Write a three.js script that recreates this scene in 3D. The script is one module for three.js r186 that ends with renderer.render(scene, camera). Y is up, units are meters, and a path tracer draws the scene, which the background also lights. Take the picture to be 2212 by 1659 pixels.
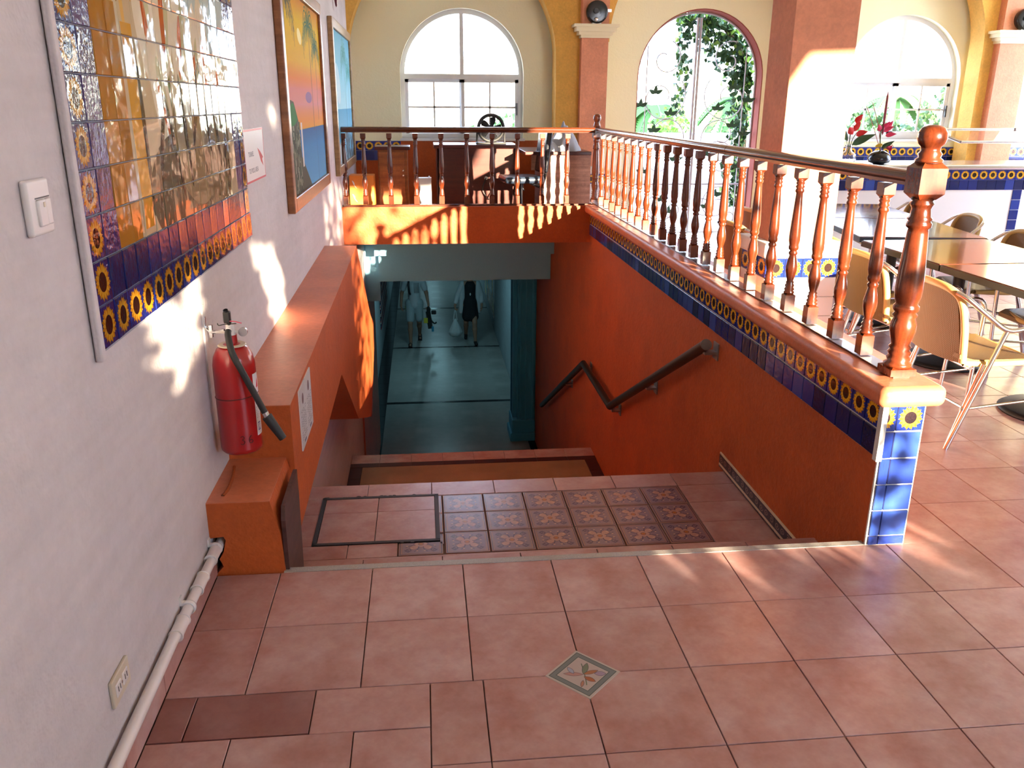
import * as THREE from 'three';
import { RoundedBoxGeometry } from 'three/addons/geometries/RoundedBoxGeometry.js';
import { mergeGeometries } from 'three/addons/utils/BufferGeometryUtils.js';
import { MarchingCubes } from 'three/addons/objects/MarchingCubes.js';
import { RectAreaLightUniformsLib } from 'three/addons/lights/RectAreaLightUniformsLib.js';

// ---------------------------------------------------------------- camera, sky, sun, exposure
const scene = new THREE.Scene();
const camera = new THREE.PerspectiveCamera(48.83, 2212 / 1659, 0.05, 200);
camera.position.set(0, 1.623, 0);
camera.rotation.order = 'YXZ';
camera.rotation.set(-18.33 * Math.PI / 180, -5.96 * Math.PI / 180, 0.33 * Math.PI / 180);
const renderer = new THREE.WebGLRenderer({ antialias: true });
renderer.toneMapping = THREE.LinearToneMapping;
renderer.toneMappingExposure = 1.4;
renderer.shadowMap.enabled = true;
renderer.shadowMap.type = THREE.PCFSoftShadowMap;
RectAreaLightUniformsLib.init();

{ // clear late-afternoon sky: pale at the horizon, blue overhead, the same all the way round
  const W = 64, H = 128, d = new Float32Array(W * H * 4);
  for (let j = 0; j < H; j++) for (let i = 0; i < W; i++) {
    const el = Math.max(0, (j + 0.5) / H * 2 - 1), t = Math.pow(el, 0.45), k = (j * W + i) * 4;
    d[k] = 0.96 - 0.58 * t; d[k + 1] = 0.98 - 0.36 * t; d[k + 2] = 1.06 + 0.08 * t; d[k + 3] = 1;
  }
  const sky = new THREE.DataTexture(d, W, H, THREE.RGBAFormat, THREE.FloatType);
  sky.mapping = THREE.EquirectangularReflectionMapping; sky.magFilter = THREE.LinearFilter; sky.needsUpdate = true;
  scene.background = sky; scene.environment = sky;
  scene.backgroundIntensity = 11; scene.environmentIntensity = 11;
}
const SUN = new THREE.Vector3(0.385, 0.19, 1);            // towards the low sun, behind the camera and to its right
const sun = new THREE.DirectionalLight(new THREE.Color().setRGB(1.0, 0.82, 0.58), 34);
sun.position.copy(SUN).multiplyScalar(20); sun.target.position.set(1, 0, -5);
sun.position.add(sun.target.position);
sun.castShadow = true; sun.shadow.mapSize.set(4096, 4096);
Object.assign(sun.shadow.camera, { left: -14, right: 14, top: 14, bottom: -14, near: 1, far: 60 });
scene.add(sun, sun.target);

// ---------------------------------------------------------------- helpers
let seed = 20240611;
const rnd = () => { seed = (seed * 1664525 + 1013904223) >>> 0; return seed / 4294967296; };
const rr = (a, b) => a + (b - a) * rnd();
const V = (x, y, z) => new THREE.Vector3(x, y, z);
const names = new Map();
function numbered(n) { const k = names.get(n) || 0; names.set(n, k + 1); return k ? n + '_' + String(k).padStart(3, '0') : n; }
function tag(o, label, category, group) { o.userData.label = label; o.userData.category = category; if (group) o.userData.group = group; return o; }
function thing(name, label, category, pos = [0, 0, 0], turn = 0, group) {
  const o = new THREE.Group(); o.name = numbered(name); o.position.set(...pos); o.rotation.y = turn; scene.add(o);
  return tag(o, label, category, group);
}
function mesh(name, geo, mat, parent) { const m = new THREE.Mesh(geo, mat); m.name = name; (parent || scene).add(m); return m; }
function one(name, geo, mat, label, category, group) { const m = mesh(numbered(name), geo, mat); return tag(m, label, category, group); }
function struct(name, geo, mat, label) { const m = mesh(numbered(name), geo, mat); m.userData.kind = 'structure'; m.userData.label = label; return m; }
function copy(o, label, pos, turn) { const c = o.clone(); c.name = numbered(o.name.replace(/_\d{3}$/, '')); c.userData = { ...o.userData, label }; if (pos) c.position.set(...pos); if (turn !== undefined) c.rotation.y = turn; scene.add(c); return c; }
const flat = g => (g.index ? g.toNonIndexed() : g);
function merge(list) { return mergeGeometries(list.map(g => { const f = flat(g); for (const k of Object.keys(f.attributes)) if (!['position', 'normal', 'uv'].includes(k)) f.deleteAttribute(k); return f; })); }
function uvm(g, s = 1, off) { // uv in metres by the way each face points
  g = flat(g); const p = g.attributes.position, n = g.attributes.normal, uv = new Float32Array(p.count * 2);
  const ox = off ? rnd() : 0, oy = off ? rnd() : 0;
  for (let i = 0; i < p.count; i += 3) {
    let a = 0, b = 0, c = 0; for (let k = 0; k < 3; k++) { a += Math.abs(n.getX(i + k)); b += Math.abs(n.getY(i + k)); c += Math.abs(n.getZ(i + k)); }
    for (let k = 0; k < 3; k++) { const j = i + k, x = p.getX(j), y = p.getY(j), z = p.getZ(j);
      const u = a >= b && a >= c ? z : x, v = b > a && b >= c ? z : y; uv[j * 2] = u * s + ox; uv[j * 2 + 1] = v * s + oy; }
  }
  g.setAttribute('uv', new THREE.BufferAttribute(uv, 2)); return g;
}
function box(x0, x1, y0, y1, z0, z1, s = 1) { const g = new THREE.BoxGeometry(Math.abs(x1 - x0), Math.abs(y1 - y0), Math.abs(z1 - z0)); g.translate((x0 + x1) / 2, (y0 + y1) / 2, (z0 + z1) / 2); return uvm(g, s); }
function rbox(x0, x1, y0, y1, z0, z1, r = 0.01, seg = 2) { const g = new RoundedBoxGeometry(Math.abs(x1 - x0), Math.abs(y1 - y0), Math.abs(z1 - z0), seg, r); g.translate((x0 + x1) / 2, (y0 + y1) / 2, (z0 + z1) / 2); return uvm(g); }
function lathe(pts, seg = 24) { return flat(new THREE.LatheGeometry(pts.map(p => new THREE.Vector2(p[0], p[1])), seg)); }
function tube(pts, r, seg = 32, rad = 8, closed = false, tension = 0.5) { const c = new THREE.CatmullRomCurve3(pts.map(p => p.isVector3 ? p : V(...p)), closed, 'catmullrom', tension); return flat(new THREE.TubeGeometry(c, seg, r, rad, closed)); }
function bar(a, b, r, rad = 8) { a = a.isVector3 ? a : V(...a); b = b.isVector3 ? b : V(...b); const d = b.clone().sub(a), g = new THREE.CylinderGeometry(r, r, d.length(), rad); g.applyQuaternion(new THREE.Quaternion().setFromUnitVectors(V(0, 1, 0), d.normalize())); g.translate((a.x + b.x) / 2, (a.y + b.y) / 2, (a.z + b.z) / 2); return flat(g); }
function prism(pts, d0, d1, axis = 'z', bevel = 0) { // polygon (a,b) extruded along an axis: z -> (x,y), x -> (z,y), y -> (x,z)
  const sh = new THREE.Shape(pts.map(p => new THREE.Vector2(p[0], p[1])));
  return extr(sh, d0, d1, axis, bevel);
}
function extr(sh, d0, d1, axis = 'z', bevel = 0, cs = 24) {
  const g = new THREE.ExtrudeGeometry(sh, { depth: d1 - d0 - 2 * bevel, bevelEnabled: bevel > 0, bevelSize: bevel, bevelThickness: bevel, bevelOffset: -bevel, bevelSegments: 2, curveSegments: cs });
  g.translate(0, 0, d0 + bevel);
  if (axis === 'x') { const m = new THREE.Matrix4().set(0, 0, 1, 0, 0, 1, 0, 0, 1, 0, 0, 0, 0, 0, 0, 1); g.applyMatrix4(m); return uvm(flip(flat(g))); }
  if (axis === 'y') { const m = new THREE.Matrix4().set(1, 0, 0, 0, 0, 0, 1, 0, 0, 1, 0, 0, 0, 0, 0, 1); g.applyMatrix4(m); return uvm(flip(flat(g))); }
  return uvm(g);
}
function flip(g) { const p = g.attributes.position; for (const k of ['position', 'normal', 'uv']) { const a = g.attributes[k]; if (!a) continue; const s = a.itemSize; for (let i = 0; i < p.count; i += 3) for (let c = 0; c < s; c++) { const t = a.array[(i + 1) * s + c]; a.array[(i + 1) * s + c] = a.array[(i + 2) * s + c]; a.array[(i + 2) * s + c] = t; } } g.computeVertexNormals(); return g; }
function slab(w, h, t, c = 0.002, uo = 0, vo = 0, us = 1, vs = 1) { // one tile: face towards +z, chamfered edges, uv over the face
  const a = w / 2, b = h / 2, P = [[-a, -b, 0], [a, -b, 0], [a, b, 0], [-a, b, 0], [-a, -b, t - c], [a, -b, t - c], [a, b, t - c], [-a, b, t - c], [-a + c, -b + c, t], [a - c, -b + c, t], [a - c, b - c, t], [-a + c, b - c, t]];
  const Q = [[8, 9, 10, 11], [4, 5, 9, 8], [5, 6, 10, 9], [6, 7, 11, 10], [7, 4, 8, 11], [0, 1, 5, 4], [1, 2, 6, 5], [2, 3, 7, 6], [3, 0, 4, 7]];
  const pos = [], uv = [];
  for (const q of Q) for (const k of [q[0], q[1], q[2], q[0], q[2], q[3]]) { const p = P[k]; pos.push(...p); uv.push(uo + (p[0] / w + 0.5) * us, vo + (p[1] / h + 0.5) * vs); }
  const g = new THREE.BufferGeometry(); g.setAttribute('position', new THREE.Float32BufferAttribute(pos, 3)); g.setAttribute('uv', new THREE.Float32BufferAttribute(uv, 2)); g.computeVertexNormals(); return g;
}

// ---------------------------------------------------------------- textures
function lattice(n) { const a = new Float32Array(n * n); for (let i = 0; i < a.length; i++) a[i] = rnd(); return a; }
function noiseField(size, cells, oct = 4, gain = 0.5, sx = 1, sy = 1) { // tileable fractal noise, 0..1
  const out = new Float32Array(size * size); let amp = 1, tot = 0;
  for (let o = 0; o < oct; o++) {
    const cx = cells * sx * (1 << o), cy = cells * sy * (1 << o), n = Math.max(cx, cy), L = lattice(n);
    for (let j = 0; j < size; j++) { const y = j / size * cy, y0 = Math.floor(y), fy = y - y0, wy = fy * fy * (3 - 2 * fy);
      for (let i = 0; i < size; i++) { const x = i / size * cx, x0 = Math.floor(x), fx = x - x0, wx = fx * fx * (3 - 2 * fx);
        const a = L[(y0 % cy) * n + x0 % cx], b = L[(y0 % cy) * n + (x0 + 1) % cx], c = L[((y0 + 1) % cy) * n + x0 % cx], d = L[((y0 + 1) % cy) * n + (x0 + 1) % cx];
        out[j * size + i] += amp * ((a + (b - a) * wx) * (1 - wy) + (c + (d - c) * wx) * wy); } }
    tot += amp; amp *= gain;
  }
  for (let i = 0; i < out.length; i++) out[i] /= tot; return out;
}
function dataTex(size, fn, srgb, rep = 1) { const d = new Uint8Array(size * size * 4); for (let i = 0; i < size * size; i++) { const c = fn(i); d[i * 4] = c[0]; d[i * 4 + 1] = c[1]; d[i * 4 + 2] = c[2]; d[i * 4 + 3] = 255; } const t = new THREE.DataTexture(d, size, size); t.wrapS = t.wrapT = THREE.RepeatWrapping; t.magFilter = THREE.LinearFilter; t.minFilter = THREE.LinearMipmapLinearFilter; t.generateMipmaps = true; if (srgb) t.colorSpace = THREE.SRGBColorSpace; t.repeat.set(rep, rep); t.needsUpdate = true; return t; }
function canvasTex(w, h, draw) { const c = document.createElement('canvas'); c.width = w; c.height = h; const x = c.getContext('2d'); draw(x, w, h); const t = new THREE.CanvasTexture(c); t.colorSpace = THREE.SRGBColorSpace; t.magFilter = THREE.LinearFilter; t.anisotropy = 8; return t; }
const cl = v => Math.max(0, Math.min(255, v));
const nA = noiseField(512, 4, 5), nB = noiseField(512, 8, 5, 0.6), nC = noiseField(512, 3, 4, 0.6), nF = noiseField(512, 48, 3, 0.7), nS = noiseField(512, 2, 6, 0.65, 1, 16);
const T = {};
T.stucco = dataTex(512, i => { const v = 255 * (0.55 * nF[i] + 0.45 * nB[i]); return [v, v, v]; }, false, 1.2);
T.stuccoTone = dataTex(512, i => { const v = 238 + 26 * (nA[i] - 0.5) + 16 * (nS[i] - 0.5) + 10 * (nF[i] - 0.5); return [cl(v + 6), cl(v), cl(v - 1)]; }, true, 0.7);
T.orangeTone = dataTex(512, i => { const v = 232 + 44 * (nA[i] - 0.5) + 26 * (nF[i] - 0.5); return [cl(v + 6), cl(v), cl(v - 4)]; }, true, 1.1);
T.terra = dataTex(512, i => { const m = nC[i] - 0.5, f = nF[i] - 0.5, b = nB[i] - 0.5; return [cl(204 + 50 * m + 16 * f + 26 * b), cl(155 + 74 * m + 16 * f + 52 * b), cl(143 + 74 * m + 16 * f + 58 * b)]; }, true);
T.ripple = dataTex(512, i => { const v = 255 * nA[i]; return [v, v, v]; }, false);
T.wood = dataTex(512, i => { const v = 0.6 * nS[i] + 0.25 * nF[i] + 0.15 * nA[i]; return [cl(150 + 150 * (v - 0.5) + 60), cl(150 + 170 * (v - 0.5) + 60), cl(150 + 180 * (v - 0.5) + 60)]; }, true);
T.woodV = dataTex(512, i => { const j = (i % 512) * 512 + ((i / 512) | 0), v = 0.6 * nS[j] + 0.25 * nF[j] + 0.15 * nA[j]; return [cl(210 + 130 * (v - 0.5)), cl(210 + 150 * (v - 0.5)), cl(210 + 160 * (v - 0.5))]; }, true);
T.terrazzo = dataTex(512, i => { const r = rnd() > 0.93 ? 26 : rnd() < 0.04 ? -36 : 0, v = 196 + 44 * (nA[i] - 0.5) + 28 * (nC[i] - 0.5) + r; return [cl(v), cl(v - 2), cl(v - 6)]; }, true);
T.cane = dataTex(256, i => { const x = i % 256, y = (i / 256) | 0, v = 150 + 60 * Math.abs(Math.sin(x * Math.PI / 8)) + 45 * Math.abs(Math.sin(y * Math.PI / 16 + ((x / 8) & 1) * Math.PI / 2)); return [cl(v), cl(v * 0.97), cl(v * 0.92)]; }, true, 6);
function sunflower(x, w) {
  x.fillStyle = '#1b2f86'; x.fillRect(0, 0, w, w);
  for (let i = 0; i < 60; i++) { x.fillStyle = `rgba(${i % 2 ? '70,95,200' : '20,30,110'},0.12)`; x.beginPath(); x.arc(rnd() * w, rnd() * w, w * rr(0.04, 0.12), 0, 7); x.fill(); }
  for (const [n, r0, r1, wd, col, ph] of [[15, 0.2, 0.475, 0.085, '#d99a1e', 0.1], [15, 0.2, 0.43, 0.07, '#f2c23a', 0.3]])
    for (let k = 0; k < n; k++) { const a = ph + k * 2 * Math.PI / n + rr(-0.05, 0.05); x.save(); x.translate(w / 2, w / 2); x.rotate(a); x.fillStyle = col; x.beginPath(); x.moveTo(w * r0, -w * wd * 0.7); x.quadraticCurveTo(w * (r0 + r1) / 2, -w * wd * 1.1, w * r1, 0); x.quadraticCurveTo(w * (r0 + r1) / 2, w * wd * 1.1, w * r0, w * wd * 0.7); x.fill(); x.strokeStyle = 'rgba(150,90,20,0.6)'; x.lineWidth = w * 0.006; x.stroke(); x.restore(); }
  x.fillStyle = '#2a1c1c'; x.beginPath(); x.arc(w / 2, w / 2, w * 0.235, 0, 7); x.fill();
  x.fillStyle = '#43302a'; for (let k = 0; k < 90; k++) { const a = rnd() * 7, r = Math.sqrt(rnd()) * 0.21 * w; x.fillRect(w / 2 + Math.cos(a) * r, w / 2 + Math.sin(a) * r, w * 0.012, w * 0.012); }
}
T.sun = canvasTex(256, 256, (x, w) => sunflower(x, w));
T.talavera = canvasTex(256, 256, (x, w) => { // brown floor tile with scrolls round a pale lozenge
  x.fillStyle = '#ab7f74'; x.fillRect(0, 0, w, w);
  x.strokeStyle = '#5a4450'; x.lineWidth = 7; x.strokeRect(9, 9, w - 18, w - 18); x.lineWidth = 2; x.strokeRect(19, 19, w - 38, w - 38);
  x.fillStyle = '#8b6f78'; x.fillRect(22, 22, w - 44, w - 44);
  x.translate(w / 2, w / 2);
  x.fillStyle = '#b8897c'; x.beginPath(); for (let k = 0; k <= 64; k++) { const a = k / 64 * Math.PI * 2, r = 60 - 24 * Math.cos(4 * a) + 7 * Math.cos(12 * a); x.lineTo(Math.cos(a) * r, Math.sin(a) * r); } x.fill(); x.strokeStyle = '#5b3f48'; x.lineWidth = 3; x.stroke();
  x.fillStyle = '#b06a3c'; x.beginPath(); x.arc(0, 0, 15, 0, 7); x.fill(); x.stroke();
  for (let q = 0; q < 4; q++) { x.save(); x.rotate(q * Math.PI / 2); x.strokeStyle = '#4d3a4c'; x.lineWidth = 5;
    for (const s of [-1, 1]) { x.beginPath(); for (let t = 0; t < 40; t++) { const a = t / 40 * 8, r = 24 * (1 - t / 46); x.lineTo(72 + Math.cos(a) * r * 0.9, s * (72 + Math.sin(a) * r * 0.9) - s * 4); } x.stroke(); x.beginPath(); x.moveTo(30, s * 14); x.quadraticCurveTo(70, s * 12, 88, s * 40); x.stroke(); }
    x.fillStyle = '#cda18c'; for (const [px, py] of [[80, 22], [80, -22], [54, 50], [54, -50]]) { x.beginPath(); x.arc(px, py, 6, 0, 7); x.fill(); } x.restore(); }
});
T.diamond = canvasTex(256, 256, (x, w) => { // inlaid tile: grey frame, flower with leaves
  x.fillStyle = '#b9aea6'; x.fillRect(0, 0, w, w);
  x.strokeStyle = '#6f7674'; x.lineWidth = 20; x.strokeRect(26, 26, w - 52, w - 52);
  x.strokeStyle = '#4a504e'; x.lineWidth = 4; x.strokeRect(38, 38, w - 76, w - 76); x.strokeRect(14, 14, w - 28, w - 28);
  x.fillStyle = '#b5a59e'; x.fillRect(44, 44, w - 88, w - 88);
  x.lineWidth = 5; x.strokeStyle = '#5f6a55'; x.beginPath(); x.moveTo(70, 190); x.quadraticCurveTo(120, 150, 185, 80); x.stroke();
  const blob = (cx, cy, a, l, wd, c) => { x.save(); x.translate(cx, cy); x.rotate(a); x.fillStyle = c; x.beginPath(); x.moveTo(0, 0); x.quadraticCurveTo(l / 2, -wd, l, 0); x.quadraticCurveTo(l / 2, wd, 0, 0); x.fill(); x.strokeStyle = 'rgba(60,50,60,.6)'; x.lineWidth = 2; x.stroke(); x.restore(); };
  x.translate(128, 128); x.scale(1.25, 1.25); x.translate(-122, -136); blob(120, 140, -0.4, 70, 22, '#6f7a62'); blob(120, 140, 0.5, 62, 20, '#a8683a'); blob(110, 150, 1.5, 50, 22, '#a35a30'); blob(118, 140, -2.2, 74, 22, '#b08278'); blob(100, 110, -1.2, 44, 18, '#9aa0b4'); blob(150, 170, 0.9, 44, 26, '#9d8aa0'); blob(90, 160, 2.7, 40, 12, '#b0785a');
});
T.border = canvasTex(256, 128, (x, w, h) => { // skirting tile: dark running scroll between pale bands
  x.fillStyle = '#d8c9a6'; x.fillRect(0, 0, w, h); x.fillStyle = '#1d1626'; x.fillRect(0, 14, w, 78); x.fillRect(0, 114, w, 14);
  x.strokeStyle = '#9a7a6c'; x.lineWidth = 7; for (let k = 0; k < 3; k++) { x.beginPath(); for (let t = 0; t < 44; t++) { const a = t / 44 * 9 + k * 2, r = 30 * (1 - t / 50); x.lineTo(43 + k * 85 + Math.cos(a) * r, 53 + Math.sin(a) * r * 0.9); } x.stroke(); }
});
T.sign = canvasTex(512, 256, (x, w, h) => {
  x.fillStyle = '#e9e4e4'; x.fillRect(0, 0, w, h); x.strokeStyle = '#c4304a'; x.lineWidth = 10; x.strokeRect(5, 5, w - 10, h - 10);
  x.fillStyle = '#2d2f45'; x.font = 'bold 34px sans-serif'; x.fillText('TUNNEL', 90, 132); x.fillText('TO POOL AREA', 78, 212);
  x.fillStyle = '#c8202c'; x.beginPath(); x.moveTo(330, 96); x.lineTo(400, 118); x.lineTo(470, 150); x.lineTo(440, 158); x.lineTo(462, 196); x.lineTo(402, 168); x.lineTo(380, 146); x.fill();
});
T.mural = canvasTex(1024, 704, (x, w, h) => { // generic still life: amber hangings, pale lilies, pots, blue sky at one side
  const g = (c, a) => { x.fillStyle = c; x.globalAlpha = a === undefined ? 1 : a; };
  g('#c9b896'); x.fillRect(0, 0, w, h); g('#8fb9d6'); x.fillRect(620, 0, 404, 300); g('#bcd0cf'); x.fillRect(560, 200, 464, 170);
  for (let k = 0; k < 26; k++) { g(['#b8761f', '#d99a35', '#8c5a22', '#e3b45c'][k % 4], 0.8); const px = k * 24 + rr(-8, 8); x.beginPath(); x.ellipse(px, rr(-40, 120), 13, rr(170, 330), rr(-0.08, 0.08), 0, 7); x.fill(); }
  g('#a86c20', 0.9); x.fillRect(0, 300, 130, 404); g('#d09a3a'); x.fillRect(150, 330, 60, 360);
  for (const [cx, cy, s, a] of [[300, 330, 1.1, -0.25], [420, 290, 1.2, 0.1], [540, 340, 1.1, 0.3], [360, 470, 1, -0.4], [650, 420, 1.2, 0.2], [760, 380, 1.1, -0.1], [880, 430, 1, 0.25]]) { x.save(); x.translate(cx, cy); x.rotate(a); x.scale(s, s); g('#56703a'); x.beginPath(); x.ellipse(0, 140, 22, 150, 0, 0, 7); x.fill(); g('#e6ddc4'); x.beginPath(); x.moveTo(0, 120); x.bezierCurveTo(-95, 30, -50, -110, 10, -150); x.bezierCurveTo(80, -80, 90, 40, 0, 120); x.fill(); g('#b7b68a', 0.7); x.beginPath(); x.ellipse(18, 0, 24, 90, 0.1, 0, 7); x.fill(); g('#c8612c'); x.beginPath(); x.ellipse(4, 10, 13, 64, 0, 0, 7); x.fill(); x.restore(); }
  g('#6f6550'); x.beginPath(); x.ellipse(470, 640, 260, 120, 0, 0, 7); x.fill(); g('#a08d6a', 0.9); x.beginPath(); x.ellipse(600, 560, 190, 130, 0.2, 0, 7); x.fill(); g('#8a7a5c'); x.beginPath(); x.ellipse(820, 600, 150, 140, -0.2, 0, 7); x.fill();
  g('#3d3326', 0.8); for (let k = 0; k < 8; k++) { x.beginPath(); x.ellipse(220 + k * 100, 520 + 40 * Math.sin(k), 12, 120, 0.5 * Math.sin(k * 2), 0, 7); x.fill(); }
  x.globalAlpha = 1;
});
const paintSky = (x, w, h, stops) => { const g = x.createLinearGradient(0, 0, 0, h); stops.forEach(s => g.addColorStop(s[0], s[1])); x.fillStyle = g; x.fillRect(0, 0, w, h); };
function palm(x, px, py, h, lean, s, c1, c2) { x.strokeStyle = c1; x.lineWidth = 7 * s; x.beginPath(); x.moveTo(px, py); x.quadraticCurveTo(px + lean * 0.2, py - h * 0.6, px + lean, py - h); x.stroke(); for (let k = 0; k < 11; k++) { const a = -Math.PI * (k / 10) + rr(-0.1, 0.1), L = 130 * s; const ex = px + lean + Math.cos(a) * L, ey = py - h + Math.sin(a) * L * 0.7 + 60 * s; x.lineWidth = 4 * s; x.strokeStyle = c2; x.beginPath(); x.moveTo(px + lean, py - h); x.quadraticCurveTo(px + lean + Math.cos(a) * L * 0.6, py - h + Math.sin(a) * L * 0.8 - 10, ex, ey); x.stroke(); for (let t = 0.2; t < 1; t += 0.09) { const qx = px + lean + (ex - px - lean) * t, qy = py - h + (ey - py + h) * t - 22 * s * Math.sin(t * 3.1); x.lineWidth = 2.5 * s; x.beginPath(); x.moveTo(qx, qy); x.lineTo(qx + rr(-10, 10) * s, qy + 42 * s); x.stroke(); } } }
T.sunset = canvasTex(768, 512, (x, w, h) => {
  paintSky(x, w, h, [[0, '#c9841a'], [0.12, '#d9b412'], [0.33, '#d8a814'], [0.42, '#d98038'], [0.47, '#cf7f74'], [0.55, '#cf8680'], [0.63, '#d98a3e'], [0.68, '#d9962e'], [0.682, '#2d5a92'], [0.78, '#3f7fb4'], [1, '#5d9cc6']]);
  x.fillStyle = '#f4e9a0'; x.beginPath(); x.ellipse(310, 100, 40, 20, 0.2, 0, 7); x.fill();
  x.fillStyle = 'rgba(110,90,150,.7)'; x.beginPath(); x.ellipse(430, 262, 70, 16, 0, 0, 7); x.fill();
  x.fillStyle = '#4b4a38'; x.beginPath(); x.moveTo(0, h); x.lineTo(0, 300); x.lineTo(60, 270); x.lineTo(120, 275); x.lineTo(190, 330); x.lineTo(210, 420); x.lineTo(320, 480); x.lineTo(380, h); x.fill();
  for (let k = 0; k < 240; k++) { x.fillStyle = ['#6a6a52', '#33362a', '#8a8a76', '#3b4a34'][k % 4]; const px = rr(0, 190), py = rr(320, 512); x.fillRect(px, py, rr(4, 20), rr(6, 24)); }
  x.fillStyle = '#2f6f35'; x.beginPath(); x.moveTo(20, 330); x.quadraticCurveTo(90, 230, 170, 320); x.quadraticCurveTo(100, 345, 20, 330); x.fill();
  x.fillStyle = '#d8cfc8'; x.fillRect(222, 330, 26, 120); x.strokeStyle = '#2a3a5a'; x.lineWidth = 3; x.beginPath(); x.moveTo(560, 345); x.lineTo(565, h); x.stroke();
  palm(x, 520, 360, 300, -10, 1.1, '#5a4a34', '#26562c'); palm(x, 640, 330, 220, 10, 0.8, '#5a4a34', '#2c5a34'); palm(x, 40, 330, 310, 30, 1.2, '#4a3a2c', '#33402a');
});
T.seascape = canvasTex(768, 512, (x, w, h) => {
  paintSky(x, w, h, [[0, '#6fb0c8'], [0.3, '#86c4d6'], [0.58, '#a6d2dc'], [0.581, '#4f98bc'], [0.7, '#6fb0cc'], [0.9, '#5fa0c0'], [1, '#7f9aa0']]);
  x.fillStyle = '#b9c9cc'; x.beginPath(); x.moveTo(0, h); x.quadraticCurveTo(180, 330, 420, h); x.fill(); x.fillStyle = '#47565e'; for (let k = 0; k < 60; k++) { x.beginPath(); x.ellipse(rr(380, 768), rr(400, 512), rr(8, 40), rr(6, 24), rr(0, 3), 0, 7); x.fill(); }
  palm(x, 520, 460, 380, -60, 1.2, '#3f6a6c', '#3c8a86'); palm(x, 640, 470, 330, 20, 1, '#3f6a6c', '#4a9690'); x.fillStyle = 'rgba(235,235,235,.5)'; x.beginPath(); x.ellipse(150, 200, 110, 70, 0.4, 0, 7); x.fill();
});
T.notice = canvasTex(256, 512, (x, w, h) => { x.fillStyle = '#c9c6c8'; x.fillRect(0, 0, w, h); x.fillStyle = '#54505c'; for (let k = 0; k < 13; k++) for (let q = 0; q < 5; q++) if (rnd() > 0.3) x.fillRect(26 + q * 42, 190 + k * 20, rr(18, 38), 6); x.fillStyle = '#6a4a52'; x.beginPath(); x.ellipse(128, 110, 36, 46, 0, 0, 7); x.fill(); x.fillStyle = '#3c4a66'; x.fillRect(90, 462, 80, 22); });
T.exLabel = canvasTex(256, 512, (x, w, h) => { x.fillStyle = '#dcdce2'; x.fillRect(0, 0, w, h); x.fillStyle = '#8a8a94'; for (let k = 0; k < 14; k++) for (let q = 0; q < 6; q++) if (rnd() > 0.2) x.fillRect(20 + q * 36, 170 + k * 15, rr(14, 32), 4); x.fillStyle = '#c42030'; x.beginPath(); x.moveTo(70, 120); x.lineTo(110, 40); x.lineTo(150, 120); x.fill(); x.strokeStyle = '#3a4a9a'; x.lineWidth = 10; x.strokeRect(40, 410, 60, 60); x.font = 'bold 54px sans-serif'; x.fillStyle = '#3a4a9a'; x.fillText('C', 50, 462); });
T.textile = canvasTex(256, 256, (x, w, h) => { for (let k = 0; k < 32; k++) { x.fillStyle = ['#1c1a22', '#b0323a', '#d8d0c8', '#1c1a22', '#2a4a7a'][k % 5]; x.fillRect(0, k * 8, w, 8); for (let q = 0; q < 16; q++) { x.fillStyle = k % 2 ? '#d8d0c8' : '#8a2430'; if ((q + k) % 3 === 0) x.fillRect(q * 16, k * 8 + 1, 9, 5); } } });
T.poster = canvasTex(512, 256, (x, w, h) => { paintSky(x, w, h, [[0, '#2f7fc8'], [0.5, '#3a90d0'], [0.72, '#58a6c8'], [0.75, '#c8b48a'], [1, '#b08a6a']]); for (let k = 0; k < 60; k++) { x.fillStyle = ['#d8c860', '#c8d0d0', '#b06a5a', '#4aa0a0', '#c8a878'][k % 5]; x.beginPath(); x.ellipse(rr(0, w), rr(0, h), rr(6, 34), rr(10, 50), rr(0, 3), 0, 7); x.fill(); } });

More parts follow.
